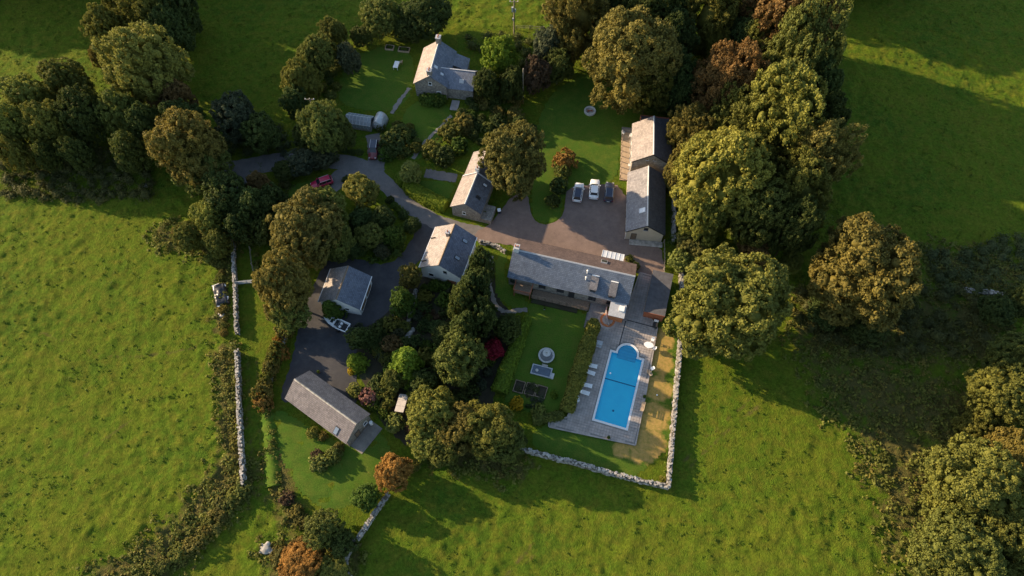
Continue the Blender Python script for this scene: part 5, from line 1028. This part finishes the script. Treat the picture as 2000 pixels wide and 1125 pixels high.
# ------------------------------------------------------------ vehicles
def at2(a, b, z=0.0):
    a = P(*a, z)[:2]; b = P(*b, z)[:2]; return (a + b) / 2, math.atan2(a[1] - b[1], a[0] - b[0])
def car(label, front, rear, paint_, L=4.3, W=1.82, H=1.5, roof=None, rails=None, estate=True):
    c, a = at2(front, rear, 0.7); o = empty('parked_car', (c[0], c[1], 0.018), a); tag(o, label, 'car')
    def sec(x, w_, z0, z1): w_ *= W / 2; return [(x * L, -w_ * .92, z0), (x * L, -w_, (z0 + z1) / 2), (x * L, -w_ * .97, z1 - .10), (x * L, -w_ * .86, z1), (x * L, 0, z1 + .03), (x * L, w_ * .86, z1), (x * L, w_ * .97, z1 - .10), (x * L, w_, (z0 + z1) / 2), (x * L, w_ * .92, z0)]
    m = MB(); m.loft([sec(*q) for q in ((-.5, .78, .42, .75), (-.485, .92, .30, .92), (-.42, .98, .22, .98), (-.2, 1.0, .2, .98), (.05, 1.0, .2, .97), (.22, .99, .2, .95), (.36, .97, .22, .86), (.45, .92, .25, .76), (.49, .82, .30, .66), (.5, .7, .38, .56))]); b = m.build('body', M[paint_], o, True)
    xr = -.47 if estate else -.38
    lo = [(xr, .84), (-.2, .88), (.0, .88), (.22, .82)]; hi = [(xr + .06, .66), (-.2, .70), (.0, .70), (.06, .66)]
    m = MB(); n = 4
    base = [(x * L, w_ * W / 2, .94) for x, w_ in lo]; top = [(x * L, w_ * W / 2, H - .07) for x, w_ in hi]
    ring = lambda r_: r_ + [(x, -y, z) for x, y, z in reversed(r_)]
    m.loft([ring(base), ring(top)]); m.build('windows', M['glass'], o)
    m = MB(); r0 = [(x * L * 1.0, w_ * W / 2 * 1.03, H - .08) for x, w_ in hi]; r1 = [(x * L * .97, w_ * W / 2 * .93, H - .01) for x, w_ in hi]; m.loft([ring(r0), ring(r1)]); rf = m.build('roof', M[roof or paint_], o)
    for p, q in zip(base, top):
        for s_ in (-1, 1): MB().bar((p[0], p[1] * s_, p[2]), (q[0], q[1] * s_, q[2]), 0.09, 0.06).build('pillar', M[paint_], o)
    if rails:
        for s_ in (-1, 1): MB().bar((hi[0][0] * L, s_ * .67 * W / 2, H + .02), (hi[3][0] * L, s_ * .67 * W / 2, H + .02), 0.06, 0.06).build('roof_rail', M[rails], rf)
    for x in (-.30, .32):
        for s_ in (-1, 1):
            w_ = MB(); prof = [(0.20, -.10), (.31, -.10), (.325, -.05), (.325, .05), (.31, .10), (.20, .10)]; pts = []
            for r_, yy in prof: pts.append([(x * L + r_ * math.cos(t), s_ * (W / 2 - .10) + yy, .325 + r_ * math.sin(t)) for t in np.linspace(0, 2 * math.pi, 15)[:-1]])
            w_.loft(pts); wo_ = w_.build('wheel', M['tyre'], o, True)
            r2 = MB(); r2.loft([[(x * L + .21 * math.cos(t), s_ * (W / 2 - .10) + yy, .325 + .21 * math.sin(t)) for t in np.linspace(0, 2 * math.pi, 11)[:-1]] for yy in (-.08, .08)]); r2.build('rim', M['rim'], wo_)
    for s_ in (-1, 1):
        MB().box(.43 * L, .485 * L, s_ * .62 * W / 2 - .14, s_ * .62 * W / 2 + .14, .62, .74).build('headlight', M['lamp'], o); MB().box(-.499 * L, -.47 * L, s_ * .75 * W / 2 - .1, s_ * .75 * W / 2 + .1, .68, .88).build('tail_light', M['lamp_red'], o)
        MB().box(.12 * L, .16 * L, s_ * (W / 2 + .08) - .09, s_ * (W / 2 + .08) + .09, .95, 1.08).build('mirror', M[paint_], o)
    MB().box(-.508 * L, -.497 * L, -.26, .26, .48, .6).build('number_plate', M['trim_white'], o); return o
car('white car with dark glass roof and roof rails in the yard', (1133, 355), (1126, 395), 'car_white', 4.3, 1.84, 1.55, 'car_navy', 'rim')
car('white saloon with pale rear deck parked between two other cars', (1163, 349), (1159, 389), 'car_white', 4.5, 1.86, 1.48, 'car_white', None, False)
car('dark navy car with silver roof rails next to the barn', (1192, 355), (1188, 394), 'car_navy', 4.4, 1.85, 1.6, 'car_navy', 'rim')
car('crimson car parked on the grass beside the lane', (609, 363), (647, 350), 'car_red', 4.2, 1.78, 1.5, 'car_red', 'rim')
car('maroon car with roof rails parked on the side drive', (727, 310), (732, 275), 'car_maroon', 4.3, 1.8, 1.6, 'car_navy', 'rim')
# boat on its trailer
c, a = at2((634, 623), (682, 643), 0.8); bo = empty('boat', (c[0], c[1], 0.0), a); tag(bo, 'small white motor boat on a trailer beside the garage', 'boat')
def hs(x, w_, zk, zd): return [(x, -w_, zd), (x, -w_ * .9, zd - .25), (x, -w_ * .45, zk + .12), (x, 0, zk), (x, w_ * .45, zk + .12), (x, w_ * .9, zd - .25), (x, w_, zd)]
m = MB(); m.loft([hs(-2.3, .85, .55, 1.15), hs(-1.2, .92, .5, 1.15), hs(.2, .92, .5, 1.2), hs(1.3, .66, .58, 1.28), hs(2.0, .3, .8, 1.36), hs(2.4, .03, 1.1, 1.42)], True, False); m.build('hull', M['gel'], bo, True)
m = MB(); dk = [(-.3, .84, 1.19), (.3, .82, 1.2), (1.2, .62, 1.28), (1.9, .3, 1.35), (2.35, .03, 1.41)]; m.add([(x, y, z) for x, y, z in dk] + [(x, -y, z) for x, y, z in dk], [(i, i + 1, 6 + i, 5 + i) for i in range(4)]); m.build('foredeck', M['gel'], bo)
MB().box(-2.1, -.35, -.66, .66, .72, .80).build('cockpit_floor', M['dark'], bo); m = MB(); m.bar((-2.25, .80, 1.16), (-.3, .84, 1.2), .18, .06); m.bar((-2.25, -.80, 1.16), (-.3, -.84, 1.2), .18, .06); m.bar((-2.2, -.8, 1.16), (-2.2, .8, 1.16), .22, .08); m.build('gunwale', M['gel'], bo)
MB().hexa([(-.35, -.6, 1.2), (.25, -.5, 1.22), (.25, .5, 1.22), (-.35, .6, 1.2), (-.4, -.56, 1.65), (-.25, -.5, 1.65), (-.25, .5, 1.65), (-.4, .56, 1.65)]).build('windscreen', M['glass'], bo)
MB().box(-1.0, -.6, -.5, -.1, .8, 1.15).build('seat', M['gel'], bo); MB().box(-1.0, -.6, .1, .5, .8, 1.15).build('seat', M['gel'], bo); MB().box(.6, 1.1, -.25, .25, 1.2, 1.3).build('hatch', M['glass'], bo)
mo = MB().box(-2.65, -2.32, -.2, .2, .9, 1.45).build('outboard_motor', M['dark'], bo); MB().box(-2.55, -2.42, -.06, .06, .35, .9).build('motor_leg', M['dark'], mo)
tl_ = MB(); tl_.bar((-2.0, -.6, .45), (1.6, -.2, .45), .1); tl_.bar((-2.0, .6, .45), (1.6, .2, .45), .1); tl_.bar((1.6, 0, .45), (3.1, 0, .4), .1); tl_.bar((-.6, -.95, .4), (-.6, .95, .4), .1); tr_ = tl_.build('trailer', M['metal'], bo)
for s_ in (-1, 1):
    m = MB(); m.loft([[(-.6 + .3 * math.cos(t), s_ * 1.0 + yy, .3 + .3 * math.sin(t)) for t in np.linspace(0, 6.283, 13)[:-1]] for yy in (-.09, .09)]); m.build('wheel', M['tyre'], tr_, True)
# heap under a black tarpaulin against the field wall
c, a = at2((424, 548), (436, 600), 0.7); hp = empty('covered_heap', (c[0], c[1], 0), a); tag(hp, 'heap covered with a black tarpaulin against the field wall', 'heap')
X, Y = np.meshgrid(np.linspace(-2.3, 2.3, 24), np.linspace(-1.25, 1.25, 14)); e = np.clip(np.minimum((2.3 - abs(X)) / .35, (1.25 - abs(Y)) / .3), 0, 1); Z = e ** .7 * (1.05 + .35 * (vnoise(X * 1.3 + 9, Y * 1.5 + 9, 31) - .5) + .18 * (vnoise(X * 4 + 9, Y * 3 + 9, 32) - .5)) - .12
id_ = np.arange(X.size).reshape(X.shape); me = np_mesh('tarpaulin', np.stack([X, Y, Z], -1).reshape(-1, 3), np.stack([id_[:-1, :-1], id_[:-1, 1:], id_[1:, 1:], id_[1:, :-1]], -1).reshape(-1, 4)); link('tarpaulin', me, hp, M['tarp'], True)
for x, y, w_, d_, rz in ((1.5, -1.0, .6, .35, .2), (-1.3, -.9, .9, .4, -.3), (-1.6, -.2, .5, .8, .4), (-.6, 1.0, .9, .12, .1), (2.1, .5, .3, 1.2, .1), (-2.1, .8, .5, .3, .9)):
    s_ = MB().hexa([(-w_ / 2, -d_ / 2, -.5), (w_ / 2, -d_ / 2, -.55), (w_ / 2, d_ / 2, -.5), (-w_ / 2, d_ / 2, -.45), (-w_ / 2, -d_ / 2, .06), (w_ / 2, -d_ / 2, .0), (w_ / 2, d_ / 2, .09), (-w_ / 2, d_ / 2, .04)]).build('white_sheet', M['plastic'], hp); s_.location = (x, y, .62 if abs(x) < 1.9 else .5); s_.rotation_euler.z = rz
# ------------------------------------------------------------ gate, fences, poles
c, a = at2((500, 549), (462, 553), 0.6); g = empty('field_gate', (c[0], c[1], gz(*c) + .05), a); tag(g, 'galvanised metal field gate across the grass track', 'gate')
for i in range(6): MB().bar((-1.75, 0, .15 + i * .19), (1.75, 0, .15 + i * .19), .06).build('bar', M['metal'], g)
for x in (-1.75, 0, 1.75): MB().bar((x, 0.03, .1), (x, 0.03, 1.15), .07).build('upright', M['metal'], g)
for x in (-1.9, 1.9): MB().tube([(x, 0, -.2), (x, 0, 1.3)], .1, 8).build('gate_post', M['pole'], g)
def fence(pts, label, step=2.2, h=1.1, rails=(0.5, 1.0), mat='pole', t=0.08):
    q = resample(PL(pts), step, False); o = empty('fence', (q[0][0], q[0][1], 0)); tag(o, label, 'fence'); pm = None
    for x, y in q:
        if pm is None: p = MB().box(-t, t, -t, t, -.3, h).build('post', M[mat], o); pm = p.data
        else: p = link('post', pm, o)
        p.location = (x - q[0][0], y - q[0][1], 0)
    for z in rails:
        m = MB()
        for (x1, y1), (x2, y2) in zip(q[:-1], q[1:]): m.bar((x1 - q[0][0], y1 - q[0][1], z), (x2 - q[0][0], y2 - q[0][1], z), .05, .09)
        m.build('rail', M[mat], o)
fence([(490, 488), (494, 520), (501, 549)], 'pale rail fence leading up to the field gate')
fence([(1296, 474), (1297, 510), (1295, 545)], 'pale rail fence at the edge of the tarmac yard', 1.6)
fence([(1008, 58), (1035, 58), (1062, 60)], 'pale rail fence below the utility pole')
fence([(895, 548), (888, 585)], 'short timber fence below the white cottage', 1.2)
def pole(px, py, label, h=9.0, arm=True, kit=False, seed=0):
    p = P(px, py, h); o = empty('utility_pole', (p[0], p[1], 0)); tag(o, label, 'utility pole')
    MB().tube([(0, 0, -.3), (0, 0, h * .5), (0, 0, h)], [.17, .15, .12], 9).build('shaft', M['pole'], o)
    if arm:
        ar = MB().bar((-.9, 0, h - .3), (.9, 0, h - .3), .12, .14).build('crossarm', M['pole'], o)
        for x in (-.8, 0, .8): MB().lathe([(.05, 0), (.09, .05), (.05, .12), (.08, .18), (.03, .25)], (x, 0, h - .24), 8).build('insulator', M['trim_white'], ar)
    if kit:
        MB().box(-.5, -.16, -.2, .2, h - 2.8, h - 1.7).build('transformer', M['lead'], o); MB().box(-.3, -.12, -.12, .12, h - 5.0, h - 4.5).build('switch_box', M['trim_white'], o); MB().box(.16, .4, -.15, .15, h - 2.9, h - 2.2).build('bracket', M['metal'], o)
pole(604, 192, 'utility pole rising out of the tree beside the lane'); pole(1022, 134, 'bare utility pole beside the barn lawn', arm=False); pole(1004, 1, 'utility pole with transformer in the sunny upper field', kit=True)
# ------------------------------------------------------------ garden and pool furniture
def put(o, px, py, z=0.0, rz=0.0, label=None, cat=None, group=None):
    p = P(px, py, z); o.location = (p[0], p[1], z); o.rotation_euler.z = rz; return tag(o, label, cat, group)
def lounger():
    o = empty('sun_lounger'); m = MB()
    for i in range(9): MB().box(-.30, .30, -.95 + i * .135, -.95 + i * .135 + .115, .28, .32).build('slat', M['plastic'], o)
    for i in range(5):
        y = .28 + i * .13; z = .32 + i * .085; MB().hexa([(-.30, y, z - .02), (.30, y, z - .02), (.30, y + .115, z + .055), (-.30, y + .115, z + .055), (-.30, y, z + .02), (.30, y, z + .02), (.30, y + .115, z + .095), (-.30, y + .115, z + .095)]).build('back_slat', M['plastic'], o)
    for x in (-.31, .31): MB().bar((x, -.97, .27), (x, .97, .27), .05, .08).build('side_rail', M['plastic'], o)
    for x in (-.3, .3):
        for y in (-.8, .75): MB().bar((x, y, 0), (x, y, .27), .06).build('leg', M['plastic'], o)
    return o
def chair(mat='plastic'):
    o = empty('garden_chair'); MB().box(-.24, .24, -.24, .24, .40, .44).build('seat', M[mat], o, bevel=.015)
    MB().hexa([(-.23, .20, .44), (.23, .20, .44), (.23, .25, .44), (-.23, .25, .44), (-.21, .30, .88), (.21, .30, .88), (.21, .34, .88), (-.21, .34, .88)]).build('backrest', M[mat], o)
    for x in (-.21, .21):
        for y in (-.2, .2): MB().bar((x * 1.1, y * 1.1, 0), (x, y, .40), .045).build('leg', M[mat], o)
        MB().bar((x * 1.15, -.22, .63), (x * 1.15, .24, .65), .05, .04).build('armrest', M[mat], o)
    return o
la = pang + R(90); L0 = lounger()
for i, (px, py, da) in enumerate(((1155, 715, .06), (1151, 728, -.05), (1145, 753, .04), (1140, 767, -.03))):
    o = L0 if i == 0 else copy_tree(L0); put(o, px, py, DZ, la + da, ['white slatted sun lounger closest to the grey storage bench', 'white slatted sun lounger second from the storage bench', 'white slatted sun lounger third from the storage bench', 'white slatted sun lounger closest to the white chair'][i], 'sun lounger', 'sun loungers beside the pool')
C0 = chair(); put(C0, 1128, 784, DZ, pang + R(60), 'white plastic chair beside the sun loungers', 'chair', 'white plastic chairs')
for px, py, z, rz, lb in ((1274, 666, DZ, -.3, 'white plastic chair beside the white oval table'), (1277, 682, DZ, -1.9, 'white plastic chair between oval table and lawn'), (1273, 722, DZ, -1.2, 'white chair beside the wooden folding chair'), (1217, 262, .17, .9, 'white chair on the landing of the timber terrace'), (1231, 268, .17, -.5, 'white chair against the barn house wall'), (1229, 325, .19, -1.2, 'white chair at the boarded end of the timber terrace'), (1128, 778, DZ, pang + R(110), 'white plastic chair nearest the pool hedge')):
    put(copy_tree(C0), px, py, z, rz, lb, 'chair', 'white plastic chairs')
W0 = chair('timber_pale'); put(W0, 1266, 728, DZ, R(80), 'wooden folding chair on the deck beside the dry lawn', 'chair'); put(copy_tree(W0), 1270, 733, DZ, R(20), 'wooden armchair standing at the deck edge', 'chair')
o = empty('oval_table'); MB().lathe([(.3, 0), (.28, .04), (.06, .06), (.06, .68), (.1, .70)], n=14).build('pedestal', M['plastic'], o)
t_ = MB().lathe([(.62, .70), (.65, .72), (.65, .745), (.62, .755)], n=28).build('table_top', M['plastic'], o); t_.scale = (1.25, .85, 1); put(o, 1266, 677, DZ, R(-15), 'white oval table on the pool deck', 'table')
o = empty('round_table'); MB().lathe([(.2, 0), (.04, .05), (.04, .6), (.3, .62), (.32, .65)], n=16).build('table_top', M['trim_white'], o); put(o, 851, 561, 0.0, 0, 'small round table on the white cottage patio', 'table')
o = empty('garden_bench'); b_ = M['timber_pale']
for i in range(4): MB().box(-.75, .75, -.22 + i * .11, -.13 + i * .11, .42, .46).build('seat_slat', b_, o)
for i in range(3): MB().box(-.75, .75, .24 + i * .015, .28 + i * .015, .52 + i * .13, .62 + i * .13).build('back_slat', b_, o)
for x in (-.7, .7):
    MB().bar((x, -.2, 0), (x, -.2, .42), .07).build('leg', b_, o); MB().bar((x, .26, 0), (x, .28, .92), .07).build('leg', b_, o); MB().bar((x, -.22, .66), (x, .27, .66), .07, .05).build('armrest', b_, o)
put(o, 1254, 796, DZ, pang + R(-90), 'pale wooden bench on the pool deck facing the water', 'bench')
o = empty('storage_bench'); MB().box(-.85, .85, -.35, .35, 0, .5).build('chest', M['lead'], o); MB().box(-.9, .9, -.4, .40, .5, .57).build('lid', M['metal'], o); MB().box(-.88, .88, -.75, -.47, .30, .36).build('step', M['lead'], o); put(o, 1166, 671, DZ, pang, 'grey storage bench beside the pool hedge', 'bench')
for px, py, lb, mt, z in ((1258, 776, 'dark flower pot near the wooden bench', 'dark', DZ), (1188, 856, 'terracotta pot at the lower edge of the deck', 'rust', DZ), (623, 728, 'terracotta pot beside the slate barn', 'rust', 0), (1063, 604, 'pale urn at the end of the raised walkway', 'fstone', 0)):
    o = empty('flower_pot'); MB().lathe([(.16, 0), (.24, .34), (.26, .36), (.26, .42), (.2, .42), (.18, .34)], n=14).build('pot', M[mt], o); q = link('plant', BUSH[0], o); q.scale = (.26, .26, .26); q.location.z = .5; q.color = (*LC['grn'][0], 1); put(o, px, py, z, 0, lb, 'flower pot')
o = empty('chlorine_float'); MB().lathe([(.10, 0), (.16, .03), (.16, .08), (.08, .14)], n=12).build('float_body', M['plastic'], o); put(o, 1192, 729, WZ - .03, 0, 'white chlorine float drifting in the pool', 'float')
# fountain, pond and parterre on the shaded lawn
o = empty('fountain'); MB().lathe([(1.30, -.1), (1.30, .40), (1.36, .45), (1.36, .55), (1.12, .55), (1.08, .42)], n=36).build('basin', M['fstone'], o, True); MB().lathe([(1.06, .40), (1.0, .44)], n=30).build('water', M['fdark'], o)
MB().lathe([(.34, .3), (.22, .5), (.16, .8), (.22, 1.15), (.3, 1.2)], n=18).build('pedestal', M['fstone'], o, True); MB().lathe([(.22, 1.18), (.55, 1.32), (.66, 1.42), (.68, 1.47), (.60, 1.46), (.3, 1.40)], n=26).build('upper_bowl', M['fstone'], o, True); MB().lathe([(.12, 1.38), (.08, 1.6), (.17, 1.72), (.12, 1.9), (.04, 2.05)], n=14).build('finial', M['fstone'], o, True)
put(o, 1067, 696, 0, 0, 'round two-tier stone fountain on the shaded lawn', 'fountain')
c4 = [P(x, y, .2)[:2] for x, y in ((1040.5, 710), (1079, 720), (1075, 739), (1036, 729))]; ctr = sum(c4) / 4; xv = (c4[1] + c4[2] - c4[0] - c4[3]) / 2; yv = (c4[0] + c4[1] - c4[2] - c4[3]) / 2; lx = float(np.linalg.norm(xv)) / 2; ly = float(np.linalg.norm(yv)) / 2
o = empty('raised_pond', (*ctr, 0), math.atan2(xv[1], xv[0])); tag(o, 'blue rectangular raised pond below the stone fountain', 'pond')
for b_ in ((-lx, lx, -ly, -ly + .16), (-lx, lx, ly - .16, ly), (-lx, -lx + .16, -ly + .16, ly - .16), (lx - .16, lx, -ly + .16, ly - .16)): MB().box(*b_, -.1, .30).build('edging', M['lead'], o)
MB().box(-lx + .15, lx - .15, -ly + .15, ly - .15, -.1, .22).build('water', M['pond'], o); MB().lathe([(.26, .2), (.26, .30), (.12, .34), (.12, .30)], (-lx * .45, -.1, 0), 16).build('spout', M['fstone'], o); MB().box(lx + .02, lx + .5, -ly, -ly + 1.0, -.1, .2).build('step', M['fstone'], o); MB().box(-.2, .8, ly + .05, ly + .4, -.1, .25).build('step', M['drystone'], o)
for (px, py), lb in (((1014, 756), 'box-edged parterre bed beside the clipped hedge'), ((1036, 761), 'box-edged parterre bed in the middle of the row'), ((1057, 766), 'green parterre bed closest to the pool hedge')):
    o = empty('parterre_bed'); w_, d_ = .85, 1.05
    for b_ in ((-w_, w_, -d_, -d_ + .12), (-w_, w_, d_ - .12, d_), (-w_, -w_ + .12, -d_ + .12, d_ - .12), (w_ - .12, w_, -d_ + .12, d_ - .12)): MB().box(*b_, -.1, .28).build('edging', M['timber'], o)
    MB().box(-w_ + .1, w_ - .1, -d_ + .1, d_ - .1, -.1, .12).build('soil', M['soil'], o); put(o, px, py, 0, pang, lb, 'garden bed')
# fire pit on the barn lawn
o = empty('fire_pit'); n = 22; sm = None
for k in range(2):
    for i in range(n):
        a = 2 * math.pi * (i + .5 * k) / n
        if sm is None: q = MB().box(-.15, .15, -.14, .14, 0, .2).build('ring_stone', M['fstone'], o, bevel=.02); sm = q.data
        else: q = link('ring_stone', sm, o)
        q.location = (1.02 * math.cos(a), 1.02 * math.sin(a), -.02 + k * .21); q.rotation_euler.z = a + math.pi / 2
MB().lathe([(.9, -.05), (.88, .12), (.4, .16)], n=20).build('ash', M['drystone'], o); m = MB()
for i in range(5): m.bar((-.5, -.3 + i * .15, .25), (.5, .2 - i * .1, .28), .09)
m.build('logs', M['timber_red'], o); put(o, 1152, 218, 0.02, 0, 'round stone fire pit on the barn lawn', 'fire pit')
# cottage garden
for (px, py), lb in (((761, 93), 'smaller timber raised bed on the cottage lawn'), ((789, 97), 'larger timber raised bed on the cottage lawn')):
    o = empty('raised_bed'); w_ = 1.2 if px > 770 else .9
    for b_ in ((-w_, w_, -.65, -.55), (-w_, w_, .55, .65), (-w_, -w_ + .1, -.55, .55), (w_ - .1, w_, -.55, .55)): MB().box(*b_, -.1, .4).build('board', M['timber_pale'], o)
    MB().box(-w_ + .08, w_ - .08, -.56, .56, -.1, .3).build('soil', M['soil'], o)
    q = link('plants', BUSH[1], o); q.scale = (w_ * .7, .4, .35); q.location.z = .35; q.color = (*LC['grn'][0], 1); put(o, px, py, .2, R(-8), lb, 'garden bed'); o.location.z = 0
o = empty('patio_table'); MB().box(-.5, .5, -.95, .95, .70, .75).build('table_top', M['trim_white'], o)
for x in (-.42, .42):
    for y in (-.85, .85): MB().bar((x, y, 0), (x, y, .7), .07).build('leg', M['trim_white'], o)
put(o, 774, 126, .7, R(-10), 'white rectangular table on the cottage lawn', 'table'); o.location.z = 0
put(copy_tree(W0), 784, 124, 0.02, R(-100), 'wooden chair beside the white rectangular table', 'chair')
o = empty('wheelie_bin'); MB().hexa([(-.24, -.28, .08), (.24, -.28, .08), (.24, .28, .08), (-.24, .28, .08), (-.29, -.35, 1.0), (.29, -.35, 1.0), (.29, .35, 1.0), (-.29, .35, 1.0)]).build('bin_body', M['car_navy'], o); MB().hexa([(-.31, -.38, 1.0), (.31, -.38, 1.0), (.31, .36, 1.0), (-.31, .36, 1.0), (-.28, -.36, 1.1), (.28, -.36, 1.1), (.28, .3, 1.06), (-.28, .3, 1.06)]).build('lid', M['trim_white'], o)
for x in (-.24, .24): MB().box(x - .04, x + .04, .2, .4, 0, .2).build('wheel', M['tyre'], o)
put(o, 975, 413, .5, R(10), 'navy wheelie bin with white lid beside the stable cottage', 'bin'); o.location.z = 0.018
o = empty('football'); MB().lathe([(.02, 0), (.1, .05), (.14, .14), (.1, .23), (.02, .28)], n=12).build('ball', M['plastic'], o, True); put(o, 1283, 772, 0.02, 0, 'white ball lying on the dry lawn', 'ball')

# grassy bank along the track beside the slate barn lawn
cl = np.array(smooth_line(PL([(519, 790), (524, 830), (530, 890), (533, 950)]), 3)); tg = np.gradient(cl, axis=0); tg /= np.linalg.norm(tg, axis=1)[:, None]; nv_ = np.stack([-tg[:, 1], tg[:, 0]], 1); m = MB()
m.loft([[(*(cl[i] + nv_[i] * a * (1 + .2 * math.sin(i * 1.7))), z + .06 * math.sin(i * 2.3 + a)) for a, z in ((-1.1, -.12), (-.5, .2 + .08 * math.sin(i * 3.1)), (.1, .34 + .1 * math.sin(i * 1.3)), (.6, .22 + .08 * math.cos(i * 2.1)), (1.2, -.12))] for i in range(len(cl))], True, False)
tag(m.build('grass_bank', M['lawn'], None, True), kind='structure')
# labels: set look-alikes apart by size and by the landmark they stand closest to
bpy.context.view_layer.update()
LM = {'crimson maple': 'crimson maple', 'bushy green conifer': 'bushy conifer', 'small pale-roofed': 'pale lean-to', 'white rendered': 'white cottage', 'white garage': 'white garage', 'low grey slate': 'slate barn', 'long stone house': 'longhouse', 'stone cottage with': 'stone cottage', 'tall pink': 'barn house', 'long slate barn': 'cream-gabled barn', 'long glass': 'greenhouse', 'flat-roofed': 'pool shed', 'round two-tier': 'stone fountain',
      'galvanised': 'field gate', 'heap covered': 'black tarpaulin heap', 'heap of pale': 'boulder heap', 'round stone fire': 'fire pit', 'small white motor': 'boat', 'crimson car': 'crimson car', 'maroon car': 'maroon car', 'narrow stone': 'stable cottage', 'bare utility': 'bare pole', 'grey rockery': 'grey rockery', 'dark clipped round': 'clipped round tree', 'utility pole with': 'transformer pole', 'utility pole rising': 'lane pole', 'huge bronze': 'huge bronze oak', 'huge rounded': 'huge olive tree', 'pale rubble': 'pale rubble wall', 'few pale rocks': 'pale rocks', 'large yellow-bronze': 'yellow-bronze tree'}
LMP = [(v, o) for o in bpy.data.objects if o.parent is None and 'label' in o.keys() for k, v in LM.items() if o['label'].startswith(k)]
PLANTS = [o for o in bpy.data.objects if o.parent is None and o.get('category') in ('tree', 'shrub')]
def _rad(o): return o.scale.x if o.type == 'MESH' else [c for c in o.children if c.name.startswith('crown')][0].scale.x
def _dups():
    d = {}
    for o in PLANTS: d.setdefault(o['label'], []).append(o)
    return [v for v in d.values() if len(v) > 1]
for v in _dups():
    rs = sorted(_rad(o) for o in v); lo_, hi_ = rs[len(rs) // 3], rs[(2 * len(rs)) // 3]
    for o in v:
        sz = 'small' if _rad(o) < lo_ else ('big' if _rad(o) >= hi_ else 'mid-sized'); o['label'] = sz + ' ' + o['label']
for v in _dups():
    for o in v:
        n_, t_ = min(LMP, key=lambda q: (q[1].location.xy - o.location.xy).length)
        if len(o['label'].split()) <= 12: o['label'] += ' nearest the ' + n_
COLW = {c[1] for c in LC.values()}
def _cw(o):
    for c in sorted(COLW, key=len, reverse=True):
        if c in o['label'].split(' nearest')[0]: return c
for v in _dups():
    for o in v:
        nb = min((p for p in PLANTS if p is not o), key=lambda p: (p.location.xy - o.location.xy).length); w_ = _cw(nb)
        if w_ and len(o['label'].split()) <= 12: o['label'] += f' beside {w_} {nb["category"]}'
